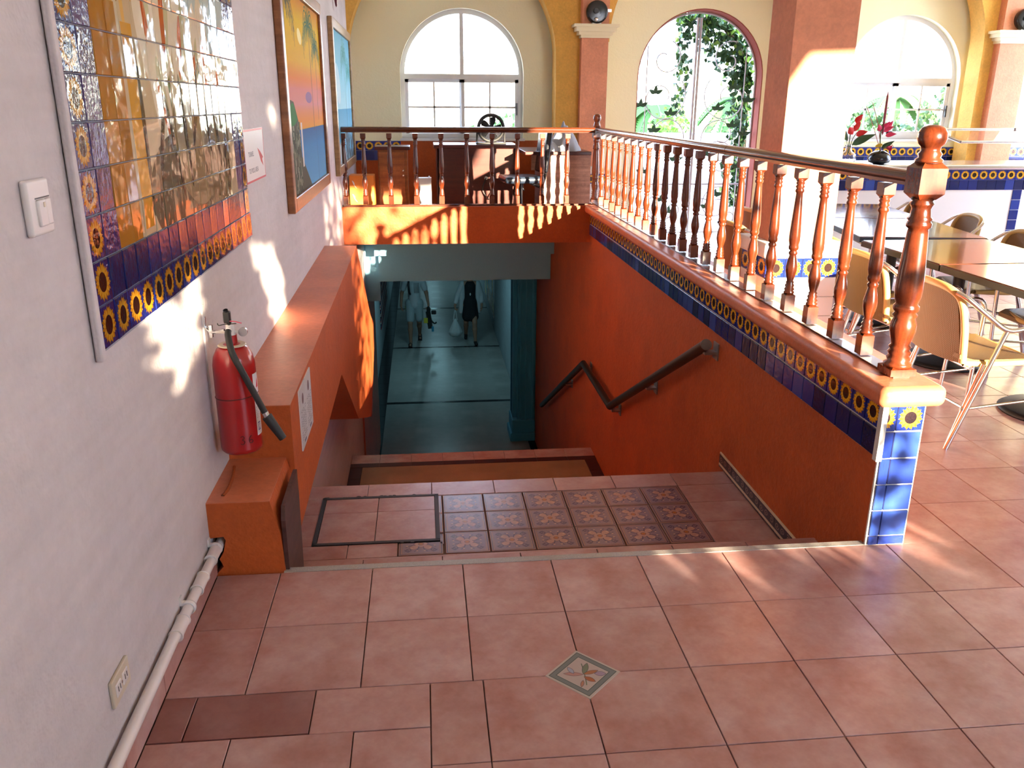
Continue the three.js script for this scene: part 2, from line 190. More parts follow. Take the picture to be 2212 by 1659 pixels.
// ---------------------------------------------------------------- materials
const lin = (r, g, b) => new THREE.Color().setRGB(r, g, b);
const std = (c, rough, o = {}) => new THREE.MeshStandardMaterial({ color: c, roughness: rough, ...o });
const phy = (c, rough, o = {}) => new THREE.MeshPhysicalMaterial({ color: c, roughness: rough, ...o });
const M = {
  wall: std(lin(0.67, 0.645, 0.655), 0.75, { map: T.stuccoTone, bumpMap: T.stucco, bumpScale: 0.004 }),
  cream: std(lin(0.97, 0.93, 0.64), 0.8, { bumpMap: T.stucco, bumpScale: 0.003 }),
  yellow: std(lin(0.92, 0.55, 0.12), 0.8, { map: T.orangeTone, bumpMap: T.stucco, bumpScale: 0.003 }),
  coral: std(lin(0.84, 0.36, 0.21), 0.7, { map: T.orangeTone, bumpMap: T.stucco, bumpScale: 0.003 }),
  orange: std(lin(0.58, 0.112, 0.018), 0.62, { map: T.orangeTone, bumpMap: T.stucco, bumpScale: 0.004 }),
  cap: phy(lin(0.70, 0.22, 0.11), 0.42, { map: T.orangeTone, bumpMap: T.stucco, bumpScale: 0.0015 }),
  stairRed: phy(lin(0.62, 0.2, 0.13), 0.4, { map: T.orangeTone, bumpMap: T.stucco, bumpScale: 0.001 }),
  reveal: std(lin(0.35, 0.09, 0.06), 0.8),
  trim: std(lin(0.9, 0.82, 0.55), 0.7), white: std(lin(0.82, 0.82, 0.8), 0.5), whiteGloss: phy(lin(0.85, 0.85, 0.83), 0.16),
  lintel: std(lin(0.22, 0.45, 0.6), 0.7, { bumpMap: T.stucco, bumpScale: 0.003 }), tunnelWall: std(lin(0.42, 0.52, 0.55), 0.7, { map: T.stuccoTone, bumpMap: T.stucco, bumpScale: 0.003 }),
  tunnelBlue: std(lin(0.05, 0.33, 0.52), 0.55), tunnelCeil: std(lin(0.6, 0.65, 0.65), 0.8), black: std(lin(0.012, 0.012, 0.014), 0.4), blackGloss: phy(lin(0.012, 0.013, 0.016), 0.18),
  grout: std(lin(0.16, 0.095, 0.075), 0.9), groutLight: std(lin(0.62, 0.62, 0.6), 0.85), groutWall: std(lin(0.30, 0.30, 0.33), 0.85),
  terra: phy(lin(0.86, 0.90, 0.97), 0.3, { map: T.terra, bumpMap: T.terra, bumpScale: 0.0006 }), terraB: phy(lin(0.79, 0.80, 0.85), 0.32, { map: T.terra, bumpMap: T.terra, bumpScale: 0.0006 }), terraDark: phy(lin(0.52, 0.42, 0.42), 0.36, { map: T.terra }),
  tan: phy(lin(0.62, 0.34, 0.18), 0.5, { map: T.terrazzo }), brownTile: phy(lin(0.06, 0.009, 0.008), 0.5), marble: phy(lin(0.72, 0.68, 0.66), 0.3, { map: T.terrazzo }), terrazzo: phy(lin(0.62, 0.64, 0.62), 0.3, { map: T.terrazzo }),
  talavera: phy(0xffffff, 0.25, { map: T.talavera }), sunTile: phy(0xffffff, 0.1, { map: T.sun, bumpMap: T.ripple, bumpScale: 0.0012 }), mural: phy(0xffffff, 0.07, { map: T.mural, bumpMap: T.ripple, bumpScale: 0.012 }),
  sunMural: phy(lin(0.6, 0.5, 0.5), 0.07, { map: T.sun, bumpMap: T.ripple, bumpScale: 0.002 }),
  sunWall: phy(0xffffff, 0.07, { map: T.sun, bumpMap: T.ripple, bumpScale: 0.002 }),
  blue: [[0.008, 0.022, 0.17], [0.006, 0.016, 0.12], [0.016, 0.04, 0.26], [0.004, 0.012, 0.085], [0.03, 0.075, 0.36]].map(c => phy(lin(...c), 0.16, { bumpMap: T.ripple, bumpScale: 0.0012 })),
  plum: [[0.05, 0.03, 0.13], [0.08, 0.045, 0.16], [0.035, 0.025, 0.12]].map(c => phy(lin(...c), 0.07, { bumpMap: T.ripple, bumpScale: 0.002 })),
  rail: phy(lin(0.15, 0.034, 0.012), 0.25, { map: T.wood, clearcoat: 0.6, clearcoatRoughness: 0.12 }), baluster: phy(lin(0.2, 0.037, 0.01), 0.26, { map: T.woodV, clearcoat: 0.6, clearcoatRoughness: 0.12 }),
  desk: phy(lin(0.13, 0.022, 0.012), 0.3, { map: T.wood }), cabinet: phy(lin(0.55, 0.17, 0.04), 0.35, { map: T.wood }), peach: phy(lin(0.72, 0.36, 0.24), 0.45, { map: T.wood }), board: phy(lin(0.12, 0.05, 0.04), 0.5, { map: T.wood }), tableTop: phy(lin(0.13, 0.038, 0.02), 0.12, { map: T.wood, clearcoat: 0.3, clearcoatRoughness: 0.05, specularIntensity: 0.7 }),
  red: phy(lin(0.4, 0.006, 0.009), 0.28, { clearcoat: 0.6, clearcoatRoughness: 0.1 }), chrome: phy(lin(0.8, 0.81, 0.83), 0.16, { metalness: 1 }), steel: phy(lin(0.62, 0.63, 0.65), 0.25, { metalness: 1 }), brass: phy(lin(0.7, 0.6, 0.4), 0.3, { metalness: 1 }), darkMetal: phy(lin(0.014, 0.015, 0.013), 0.4), grayMetal: phy(lin(0.3, 0.3, 0.29), 0.4, { metalness: 0.4 }), rubber: std(lin(0.018, 0.018, 0.018), 0.55),
  plastic: phy(lin(0.78, 0.74, 0.72), 0.25), beige: phy(lin(0.62, 0.53, 0.40), 0.4), pvc: phy(lin(0.8, 0.74, 0.72), 0.35), paper: std(lin(0.8, 0.8, 0.8), 0.8),
  cane: std(lin(0.32, 0.2, 0.068), 0.5, { map: T.cane, bumpMap: T.cane, bumpScale: 0.003 }), caneBand: phy(lin(0.6, 0.41, 0.14), 0.4),
  glass: new THREE.MeshPhysicalMaterial({ color: 0xffffff, roughness: 0, transmission: 1, thickness: 0, ior: 1.45 }),
  leaf: std(lin(0.07, 0.19, 0.035), 0.6, { side: THREE.DoubleSide }), leafDark: std(lin(0.03, 0.085, 0.022), 0.6, { side: THREE.DoubleSide }), leafLight: std(lin(0.22, 0.4, 0.06), 0.6, { side: THREE.DoubleSide }), bark: std(lin(0.22, 0.16, 0.11), 0.9),
  paving: std(lin(0.62, 0.62, 0.64), 0.7, { map: T.terrazzo }), gate: phy(lin(0.55, 0.54, 0.56), 0.45), gateLeaf: std(lin(0.03, 0.1, 0.05), 0.5),
  skin: std(lin(0.42, 0.22, 0.14), 0.6), hair: std(lin(0.04, 0.025, 0.018), 0.7), cloth: std(lin(0.6, 0.64, 0.66), 0.85), clothGray: std(lin(0.42, 0.44, 0.5), 0.9), shorts: std(lin(0.42, 0.5, 0.52), 0.85), dress: std(lin(0.012, 0.012, 0.015), 0.85), lime: std(lin(0.25, 0.5, 0.08), 0.8), bag: phy(lin(0.62, 0.68, 0.68), 0.4), yellowP: std(lin(0.7, 0.6, 0.05), 0.5), redP: std(lin(0.55, 0.02, 0.02), 0.5), pinkP: std(lin(0.7, 0.08, 0.16), 0.5),
};

// ---------------------------------------------------------------- setting: floor, stairs, walls
const XL = -0.79, ZS = -2.775, XR = 1.68, ZB = -8.5, ZF = -10.6, ZK = 2.2, XE = 8.6, YT = -3.5;
const floorBase = struct('floor', merge([box(XL - 0.25, XE, -0.3, -0.009, ZS, ZK), box(XR + 0.14, XE, -0.3, -0.009, ZF - 0.25, ZS)]), M.grout, 'pinkish terracotta tiled restaurant floor');
function floorTile(x0, x1, z0, z1, mat, y = 0, parent = floorBase, gap = 0.0035, name = 'tile') {
  const w = x1 - x0 - gap, h = z1 - z0 - gap, g = slab(w, h, 0.009, 0.0012, rnd(), rnd(), w / 0.8, h / 0.8);
  g.rotateX(-Math.PI / 2); g.translate((x0 + x1) / 2, y - 0.009 + rr(-0.0004, 0.0004), (z0 + z1) / 2);
  return parent ? mesh(name, g, mat, parent) : g;
}
const terras = [M.terra, M.terra, M.terraB];
const pickT = () => terras[(rnd() * 3) | 0];
{
  const far = [];
  for (let i = -2; i < 27; i++) for (let j = -25; j < 16; j++) {
    let x0 = -0.221 + i * 0.33, x1 = x0 + 0.33, z0 = -2.764 + j * 0.33, z1 = z0 + 0.33;
    if (x1 < -0.775) continue; if (x0 < -0.775) x0 = -0.775;
    if (z0 < ZF) z0 = ZF; if (z1 < ZF + 0.05) continue;
    if (z1 > ZK) z1 = ZK; if (z0 > ZK - 0.02) continue; if (x1 > XE) x1 = XE; if (x0 > XE - 0.02) continue;
    if (z0 < ZS - 0.005) { if (x1 < 1.86) continue; if (x0 < 1.83) x0 = 1.83; } else if (z0 < ZS + 0.02) z0 = ZS;
    if (x0 < 0.43 && z0 > -2.12) { if (z0 > -1.6) { far.push(floorTile(x0, x1, z0, z1, null, 0, null)); } continue; }
    const near = z0 > -6.2 && z0 < -1.2 && x0 < 4.3;
    if (near) floorTile(x0, x1, z0, z1, pickT()); else far.push(floorTile(x0, x1, z0, z1, null, 0, null));
  }
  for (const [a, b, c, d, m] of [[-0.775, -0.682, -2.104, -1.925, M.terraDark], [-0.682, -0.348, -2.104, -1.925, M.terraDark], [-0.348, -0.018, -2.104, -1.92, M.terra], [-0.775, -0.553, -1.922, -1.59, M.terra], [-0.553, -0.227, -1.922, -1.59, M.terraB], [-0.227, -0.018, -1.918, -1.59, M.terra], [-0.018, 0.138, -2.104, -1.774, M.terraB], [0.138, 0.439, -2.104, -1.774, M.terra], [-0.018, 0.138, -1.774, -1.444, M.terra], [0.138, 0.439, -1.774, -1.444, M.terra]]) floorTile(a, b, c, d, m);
  const f = mesh('tile_field', merge(far), M.terra, floorBase); f.userData.kind = 'stuff';
  const g = slab(0.162, 0.162, 0.01, 0.0012); g.rotateZ(Math.PI / 4); g.rotateX(-Math.PI / 2); g.translate(0.438, -0.0082, -2.102);
  const dm = mesh('inlay_tile', g, phy(0xffffff, 0.3, { map: T.diamond }), floorBase); dm.userData.label = 'small diamond inlay tile painted with a flower';
}
// walls of the room
const muralX = XL;
const wl = struct('wall_left', merge([box(XL - 0.25, XL, -4.2, 3.7, -12.6, ZK)]), M.wall, 'white stucco wall on the left');
struct('ceiling', box(XL - 0.25, XE + 0.3, 3.7, 3.9, ZF - 0.25, ZK + 0.25), M.cream, 'cream ceiling');
function archPath(p, x0, x1, y0, ys, top) { const c = (x0 + x1) / 2, r = (x1 - x0) / 2; p.moveTo(x0, y0); p.lineTo(x1, y0); p.lineTo(x1, ys); p.absellipse(c, ys, r, top - ys, 0, Math.PI, false); p.lineTo(x0, y0); return p; }
{
  const sh = new THREE.Shape(); sh.moveTo(XL - 0.25, 0.3); sh.lineTo(1.83, 0.3); sh.lineTo(1.83, -0.3); sh.lineTo(XE + 0.25, -0.3); sh.lineTo(XE + 0.25, 3.7); sh.lineTo(XL - 0.25, 3.7); sh.closePath();
  sh.holes.push(archPath(new THREE.Path(), -0.23, 1.224, 1.225, 1.95, 2.667), archPath(new THREE.Path(), 2.6, 4.16, 0, 1.93, 2.705), archPath(new THREE.Path(), 5.19, 6.71, 1.225, 1.93, 2.675));
  const w = struct('wall_far', extr(sh, ZF - 0.25, ZF), M.cream, 'cream far wall with arched openings');
  // red-brown reveal lining of the doorway
  const pts = []; for (let k = 0; k <= 24; k++) { const a = Math.PI * k / 24; pts.push([3.38 + 0.78 * Math.cos(a), 1.93 + 0.775 * Math.sin(a)]); }
  const ring = [[4.16, 0], ...pts, [2.6, 0], [2.612, 0], ...pts.slice().reverse().map(([x, y]) => [3.38 + (x - 3.38) * 0.985, 1.93 + (y - 1.93) * 0.985]), [4.148, 0]];
  mesh('door_lining', prism(ring, ZF - 0.245, ZF - 0.004), M.reveal, w);
}
{ // wall behind the camera: one large garden opening on the right, one window nearer the left wall
  const sh = new THREE.Shape(); sh.moveTo(XL - 0.25, -0.3); sh.lineTo(XE + 0.25, -0.3); sh.lineTo(XE + 0.25, 3.7); sh.lineTo(XL - 0.25, 3.7); sh.closePath();
  const h = new THREE.Path(); [[2.75, 0.55], [5.95, 0.55], [5.95, 3.6], [5.3, 3.6], [5.12, 3.22], [4.7, 3.2], [4.54, 2.96], [3.15, 2.95], [2.75, 2.65]].forEach(([x, y], i) => i ? h.lineTo(x, y) : h.moveTo(x, y)); h.closePath();
  sh.holes.push(h, archPath(new THREE.Path(), 0.7, 2.3, 0.6, 2.4, 3.15));
  struct('wall_back', extr(sh, ZK, ZK + 0.2), M.cream, 'wall behind the viewer with garden openings');
}
{ // wall on the far right: an arcade open to the garden
  const sh = new THREE.Shape(); sh.moveTo(ZF - 0.25, -0.3); sh.lineTo(ZK, -0.3); sh.lineTo(ZK, 3.7); sh.lineTo(ZF - 0.25, 3.7); sh.closePath();
  sh.holes.push(archPath(new THREE.Path(), -10.25, -7.2, 0.02, 2.4, 3.6));
  struct('wall_right', extr(sh, XE, XE + 0.25, 'x'), M.cream, 'arcaded wall far off to the right');
}
// stairwell wall on the right with the half wall that carries the balustrade
const well = struct('wall_stairwell', merge([box(XR, XR + 0.145, YT - 0.6, 0.585, -8.62, ZS), box(XR, XR + 0.145, YT - 0.6, 0.4, -12.6, -8.62)]), M.orange, 'orange stairwell wall on the right');
struct('half_wall_cap', rbox(1.612, 1.868, 0.585, 0.665, -8.66, ZS + 0.07, 0.03, 3), M.cap, 'rounded coral cap on the low wall');
{
  const s = 0.108, gl = slab(s - 0.007, s - 0.007, 0.008, 0.0012), gh = slab(0.036, s - 0.004, 0.008, 0.0012, 0.62, 0, 0.38, 1), gb = slab(0.036, s - 0.004, 0.008, 0.0012), low = slab(s - 0.004, 0.034, 0.008, 0.0012), lowh = slab(0.036, 0.034, 0.008, 0.0012);
  const put = (g, m, x, y, z, ry) => { const t = mesh('tile', g, m, well); t.position.set(x, y, z); t.rotation.set(rr(-0.004, 0.004), ry + rr(-0.004, 0.004), 0); return t; };
  mesh('grout_bed', merge([box(XR - 0.005, XR + 0.01, 0.362, 0.585, -8.5, ZS + 0.002), box(XR - 0.008, XR + 0.15, 0.0, 0.585, ZS - 0.005, ZS + 0.004), box(XR - 0.022, XR, 0.358, 0.584, ZS - 0.012, ZS + 0.016)]), M.groutLight, well);
  const n = Math.floor((8.5 + ZS) / s);
  for (let k = 0; k < n; k++) { const z = ZS - 0.014 - s * (k + 0.5); put(gl, M.sunTile, XR - 0.005, 0.529, z, -Math.PI / 2); put(gl, M.blue[(rnd() * 5) | 0], XR - 0.005, 0.418, z, -Math.PI / 2); }
  for (let r = 0; r < 6; r++) { const y = r < 5 ? 0.529 - r * 0.1085 : 0.022, m = r ? null : M.sunTile; put(r === 5 ? low : gl, m || M.blue[[4, 2, 4, 4, 2][r - 1] || 0], XR + 0.091, y, ZS + 0.004, 0); put(r === 5 ? lowh : r ? gb : gh, m || M.blue[[0, 2, 4, 4, 2][r - 1] || 0], XR + 0.0185, y, ZS + 0.004, 0); }
}
// steps and landings
const Y1 = -0.38, Y2 = -1.8, Z1 = -4.32, Z2a = -6.7, Z2b = -8.1;
{
  const S = [box(XL, XR, -0.6, -0.199, -3.17, ZS), box(XL, XR, -0.9, Y1 - 0.009, Z1, -3.17)];
  const st = struct('stairs', merge([...S, box(XL, XR, -2.4, Y2 - 0.009, Z2b, Z2a)]), M.grout, 'stairs going down to the tunnel');
  const flight = [];
  for (let k = 1; k < 8; k++) flight.push(box(XL, XR, -2.4, Y1 - k * 0.1775, Z1 - 0.34 * k, Z1 - 0.34 * (k - 1)));
  for (let k = 1; k < 10; k++) flight.push(box(XL, XR, -3.7, Y2 - k * 0.17, Z2b - 0.33 * k, Z2b - 0.33 * (k - 1)));
  mesh('flight', merge(flight), M.stairRed, st);
  mesh('riser', box(XL, XR, -0.38, -0.19, -3.17 - 0.008, -3.17), M.terraB, st); mesh('riser', box(XL, XR, -0.2, -0.008, ZS - 0.008, ZS), M.marble, st);
  mesh('nosing', box(-0.54, XR - 0.005, -0.012, 0.002, ZS - 0.03, ZS + 0.002), M.marble, st).userData.label = 'pale marble nosing on the top step';
  const t = (a, b, c, d, y, m = pickT()) => floorTile(a, b, c, d, m, y, st);
  for (let k = 0; k < 7; k++) t(Math.max(XL, -0.62 + k * 0.33 - 0.33), Math.min(XR, -0.62 + k * 0.33), -3.185, ZS - 0.01, -0.19, M.terraB);
  t(1.36, XR, -3.185, ZS - 0.01, -0.19, M.terraB);
  // first landing
  const xs = [-0.79, -0.34, 0.003, 0.345, 0.684, 1.014, 1.36, XR];
  for (let k = 0; k < 7; k++) t(xs[k], xs[k + 1], Z1, -4.155, Y1);
  for (const [a, b] of [[-4.155, -3.945], [-3.945, -3.725], [-3.725, -3.395], [-3.395, -3.17]]) t(1.36, XR, a, b, Y1, M.terraB);
  const tp = slab(0.209, 0.2, 0.009, 0.0015); const talav = (x, z, g = tp) => { const m = mesh('patterned_tile', g, M.talavera, st); m.rotation.x = -Math.PI / 2; m.position.set(x, Y1 - 0.0085, z); };
  for (let i = 0; i < 6; i++) for (let j = 0; j < 3; j++) talav(0.055 + 0.2165 * (i + 0.5) + 0.003, -4.15 + 0.2085 * (j + 0.5));
  talav(-0.055, -4.15 + 0.2085 * 2.5 + 0.045, slab(0.209, 0.115, 0.009, 0.0015, 0, 0, 1, 0.57)); for (let j = 0; j < 3; j++) talav(0.045, -4.15 + 0.2085 * (j + 0.5) - (j === 2 ? 0.04 : 0), slab(0.018, j === 2 ? 0.1 : 0.2, 0.009, 0.0015, 0.92, 0, 0.08, 1));
  for (const [a, b] of [[-0.79, -0.55], [-0.55, -0.22], [-0.22, 0.11], [0.11, 0.44], [0.44, 0.77], [0.77, 1.1], [1.1, 1.36]]) t(a, b, -3.52, -3.17, Y1);
  for (const [a, b] of [[-0.79, -0.4], [-0.4, -0.165]]) t(a, b, -3.65, -3.52, Y1);
  for (const [a, b] of [[-4.155, -3.98], [-3.98, -3.65]]) t(-0.79, -0.57, a, b, Y1);
  // second landing
  t(-0.67, 1.56, Z2a - 1.09, Z2a, Y2, M.tan);
  for (let k = -1; k < 8; k++) { const a = Math.max(XL, -0.505 + k * 0.316), b = Math.min(XR, -0.505 + (k + 1) * 0.316); t(a, b, Z2b, -7.885, Y2, M.terra); t(a, b, -7.885, -7.79, Y2, M.brownTile); }
  for (const [a, b] of [[XL, -0.67], [1.56, XR]]) for (let k = 0; k < 4; k++) t(a, b, -7.79 + k * 0.2725, -7.79 + (k + 1) * 0.2725, Y2, M.brownTile);
  // skirting tiles along the landing
  const gs = slab(0.2, 0.088, 0.008, 0.001); for (let k = 0; k < 6; k++) { const m = mesh('skirting_tile', gs, phyBorder(), st); m.position.set(XR, Y1 + 0.05, -4.385 + 0.1 + k * 0.202); m.rotation.y = -Math.PI / 2; }
}
function phyBorder() { return M.border || (M.border = phy(0xffffff, 0.3, { map: T.border })); }
{ // hatch let into the landing
  const h = thing('floor_hatch', 'tiled floor hatch with a black edge on the first landing', 'hatch', [-0.257, Y1, -3.907]);
  mesh('frame', merge([box(-0.315, 0.295, -0.008, 0.004, 0.237, 0.257), box(-0.315, 0.295, -0.008, 0.004, -0.257, -0.237), box(-0.315, -0.295, -0.008, 0.004, -0.25, 0.25), box(0.275, 0.295, -0.008, 0.004, -0.25, 0.25)]), M.rubber, h);
  const lump = []; for (let k = 0; k < 26; k++) { const s = new THREE.SphereGeometry(rr(0.004, 0.011), 6, 4); s.scale(1.6, 0.35, 1); s.translate(rr(-0.31, 0.29), 0.002, rnd() < 0.6 ? rr(-0.262, -0.25) : rr(0.246, 0.262)); lump.push(s); }
  mesh('sealant', merge(lump), M.rubber, h);
  for (const [a, b] of [[-0.295, -0.02], [-0.02, 0.275]]) for (const [c, d] of [[-0.237, -0.075], [-0.075, 0.237]]) floorTile(a, b, c, d, M.terra, 0.002, h);
}
// orange boxed ledge along the left of the stairs
{
  const L = struct('stair_ledge', prism([[-3.18, -0.05], [-3.18, 0.5], [-6.85, 0.54], [-8.1, -0.33], [-8.5, -0.5], [-8.42, -0.76], [-7.62, -1.2], [-6.2, -0.69], [-5.16, 0.0]], XL, -0.54, 'x'), M.orange, 'orange boxed ledge above the stairs on the left');
  mesh('ledge_top', prism([[-3.178, 0.5], [-6.85, 0.54], [-6.85, 0.543], [-3.178, 0.503]], XL, -0.538, 'x'), M.cap, L);
  // near block with a broken corner where the conduit enters
  const sh = new THREE.Shape([[XL, -0.01], [-0.535, -0.01], [-0.542, 0.15], [-0.57, 0.28], [XL, 0.28], [XL, 0.145], [-0.742, 0.15], [-0.735, 0.135], [-0.748, 0.085], [-0.764, 0.06], [-0.752, 0.03], [-0.775, 0.005]].map(p => new THREE.Vector2(...p)));
  mesh('block', merge([extr(sh, -3.2, -2.785)]), M.orange, L); mesh('block_top', box(XL, -0.571, 0.28, 0.283, -3.18, -2.787), M.cap, L);
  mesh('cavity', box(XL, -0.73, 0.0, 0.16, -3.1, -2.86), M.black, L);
  mesh('paint_ridge', tube([[-0.755, 0.284, -3.1], [-0.74, 0.286, -3.0], [-0.735, 0.286, -2.9], [-0.742, 0.284, -2.84]], 0.006, 12, 6), M.orange, L);
}
one('side_board', prism([[-3.118, 0.256], [-3.122, 0.158], [-3.1, -0.17], [-2.795, -0.17], [-2.79, 0.2], [-2.81, 0.25]], -0.537, -0.522, 'x'), M.board, 'dark brown board standing against the orange block at the step', 'board');
// balcony platform, beam, lintel and tunnel
struct('balcony_beam', merge([box(XL, XR, 0.29, 0.655, ZB - 0.15, ZB)]), M.orange, 'orange beam under the balcony railing');
struct('balcony_floor', merge([box(XL - 0.25, 1.83, 0.3, 0.42, -11.42, ZB - 0.15)]), M.terraB, 'raised platform floor behind the balcony railing');
struct('platform_side', box(1.826, 1.84, -0.3, 0.42, ZF, -8.62), M.white, 'white side of the raised platform');
struct('lintel', merge([box(-0.64, XR, -0.235, 0.3, -11.4, -10.9), box(-0.6, XR - 0.01, -0.61, -0.235, -11.4, -11.12), box(XL, -0.6, -0.9, 0.3, -11.5, -11.25)]), M.lintel, 'grey-blue stepped lintel over the tunnel entrance');
struct('stairwell_ceiling', box(XL - 0.2, XR + 0.2, -0.6, -0.3, -12.6, -11.4), M.tunnelCeil, 'soffit behind the lintel');
const tun = struct('tunnel_floor', merge([box(-1.0, XR + 0.2, YT - 0.3, YT - 0.009, -40, -11.0)]), M.black, 'tunnel floor of pale terrazzo with dark strips');
{
  const zs = [-11.05, -14.46, -18.1, -21.85, -25.6, -29.4];
  for (let k = 0; k < 5; k++) { floorTile(-0.75, 1.6, zs[k + 1] + 0.05, zs[k] - 0.05, M.terrazzo, YT, tun, 0.006, 'terrazzo_panel'); const m = k + 1; for (let q = 0; q < 7; q++) floorTile(-0.75 + q * 0.33, -0.75 + (q + 1) * 0.33, zs[m] - 0.05, zs[m] + 0.05, M.blackGloss, YT, tun, 0.006, 'strip_tile'); }
  for (let k = 0; k < 30; k++) floorTile(-0.97, -0.752, -11.4 - 0.6 * k - 0.6, -11.4 - 0.6 * k, M.blackGloss, YT, tun, 0.006, 'border_tile');
  for (let k = 0; k < 3; k++) floorTile(1.562, 1.68, -11.1 - 0.5 * k - 0.5, -11.1 - 0.5 * k, M.blackGloss, YT, tun, 0.006, 'border_tile');
}
struct('tunnel_wall', merge([box(-1.2, -0.97, YT - 0.3, -0.6, -40, -12.6), box(1.6, 1.9, YT - 0.3, -0.6, -40, -12.7)]), M.tunnelWall, 'pale grey-blue tunnel walls');
struct('tunnel_ceiling', box(-1.2, 1.9, -0.8, -0.6, -40, -12.55), M.tunnelCeil, 'tunnel ceiling');
struct('tunnel_end', box(-1.2, 1.9, YT - 0.3, -0.6, -40.2, -40), M.tunnelWall, 'end of the tunnel');
{ const j = struct('door_frame_1', merge([box(1.4, XR, YT + 0.25, -0.6, -12.78, -12.56), box(1.33, 1.4, YT + 0.25, -0.6, -12.9, -12.64), box(1.33, 1.6, YT + 0.25, -0.6, -13.0, -12.78)]), M.tunnelBlue, 'blue door frame at the tunnel entrance');
  mesh('moulding', merge([box(1.44, 1.47, YT + 0.3, -0.6, -12.56, -12.535), box(1.52, 1.55, YT + 0.3, -0.6, -12.56, -12.54), box(1.62, 1.66, YT + 0.3, -0.6, -12.56, -12.54)]), M.tunnelBlue, j); mesh('plinth', merge([rbox(1.31, XR, YT + 0.12, YT + 0.35, -13.02, -12.5, 0.02), rbox(1.28, XR, YT, YT + 0.14, -13.0, -12.46, 0.02)]), M.tunnelBlue, j); }
struct('dado_1', merge([box(-0.97, -0.962, YT, YT + 0.75, -14.4, -12.6)]), M.tunnelBlue, 'blue dado on the left of the tunnel');
struct('dado_2', box(XL, XL + 0.02, YT, -0.95, -12.6, -9.6), M.stairRed, 'dark orange dado at the foot of the stairs');

// ---------------------------------------------------------------- arcade and pillars
{
  const sh = new THREE.Shape(); sh.moveTo(XL, 3.7); sh.lineTo(XL, 2.12); sh.absellipse(0.38, 2.12, 1.17, 1.2, Math.PI, 0, true); sh.lineTo(1.57, 0.42); sh.lineTo(2.14, 0.42); sh.lineTo(2.14, 2.3); sh.absellipse(3.24, 2.3, 1.08, 1.15, Math.PI, 0, true); sh.lineTo(4.34, 0); sh.lineTo(4.68, 0); sh.lineTo(4.68, 2.3); sh.absellipse(5.7, 2.3, 1.0, 1.1, Math.PI, 0, true); sh.lineTo(6.72, 0); sh.lineTo(7.24, 0); sh.lineTo(7.24, 2.3); sh.absellipse(7.95, 2.3, 0.65, 0.9, Math.PI, 0, true); sh.lineTo(XE, 2.3); sh.lineTo(XE, 3.7); sh.closePath();
  struct('arcade', extr(sh, -10.5, -10.22), M.yellow, 'golden-yellow arches in front of the far wall');
}
function pillar(x0, x1, z0, z1, y0, label, capital) {
  const p = struct('pillar', box(x0, x1, y0, 3.7, z1, z0), M.coral, label);
  if (capital) mesh('capital', merge([[0.015, 2.33, 2.36], [0.04, 2.36, 2.395], [0.075, 2.395, 2.44], [0.1, 2.44, 2.47]].map(([o, a, b]) => box(x0 - o, x1 + o, a, b, z1 - 0.0, z0 + o))), M.trim, p);
  return p;
}
pillar(1.82, 2.125, -10.1, -10.45, 0, 'coral pillar with a cream capital beside the first arch', true);
pillar(4.35, 4.66, -10.1, -10.45, 0, 'coral pillar hidden behind the big pillar', true);
pillar(6.83, 7.2, -10.1, -10.45, 0, 'coral pillar with a cream capital at the far right', true);
function pillarBase(p, x0, x1, z0, z1, top) {
  mesh('base', box(x0 - 0.03, x1 + 0.03, 0, top - 0.08, z1 - 0.03, z0 + 0.03), M.groutLight, p);
  mesh('base_ledge', rbox(x0 - 0.065, x1 + 0.065, top - 0.085, top, z1 - 0.065, z0 + 0.065, 0.02), M.white, p);
  const w = x1 - x0 + 0.06, n = Math.round(w / 0.115), s = w / n, d = z0 - z1 + 0.06, nd = Math.round(d / 0.115), sd = d / nd;
  for (const [side, cnt, st] of [[0, n, s], [1, nd, sd], [2, nd, sd]]) {
    const g1 = slab(st - 0.004, 0.108, 0.007, 0.0012), rows = Math.floor((top - 0.2) / 0.115);
    for (let i = 0; i < cnt; i++) for (let r = 0; r <= rows; r++) { const m = mesh('tile', g1, r ? M.whiteGloss : M.sunWall, p), y = top - 0.142 - r * 0.112; if (side === 0) m.position.set(x0 - 0.03 + st * (i + 0.5), y, z0 + 0.03); else { m.position.set(side === 1 ? x0 - 0.03 : x1 + 0.03, y, z1 - 0.03 + st * (i + 0.5)); m.rotation.y = side === 1 ? -Math.PI / 2 : Math.PI / 2; } }
  }
}
{ const p = pillar(1.95, 2.30, -4.6, -4.92, 0, 'big coral pillar beside the balustrade'); pillarBase(p, 1.95, 2.30, -4.6, -4.92, 0.89); }
{ const p = scene.getObjectByName('pillar'); pillarBase(p, 1.82, 2.125, -10.1, -10.4, 0.93); }
// round black speakers standing on the capitals
function speaker(x, z, label) {
  const t = thing('round_speaker', label, 'speaker', [x, 2.47, z], 0, 'round black speakers on the capitals');
  const d = lathe([[0, 0.05], [0.03, 0.052], [0.06, 0.045], [0.1, 0.05], [0.118, 0.04], [0.122, 0.0], [0.11, -0.06], [0.0, -0.08]], 32); d.rotateX(Math.PI / 2); d.translate(0, 0.123, 0.02); mesh('dish', d, M.blackGloss, t);
  const c = new THREE.CylinderGeometry(0.026, 0.03, 0.05, 16); c.rotateX(Math.PI / 2); c.translate(-0.02, 0.13, 0.08); mesh('cone', c, M.darkMetal, t);
  const k = new THREE.SphereGeometry(0.022, 16, 12); k.translate(-0.014, 0.045, 0.075); mesh('tweeter', k, M.chrome, t);
  mesh('bracket', box(0.1, 0.165, 0.125, 0.155, -0.02, 0.03), M.steel, t); mesh('foot', box(-0.05, 0.05, 0, 0.012, -0.06, 0.05), M.white, t);
  return t;
}
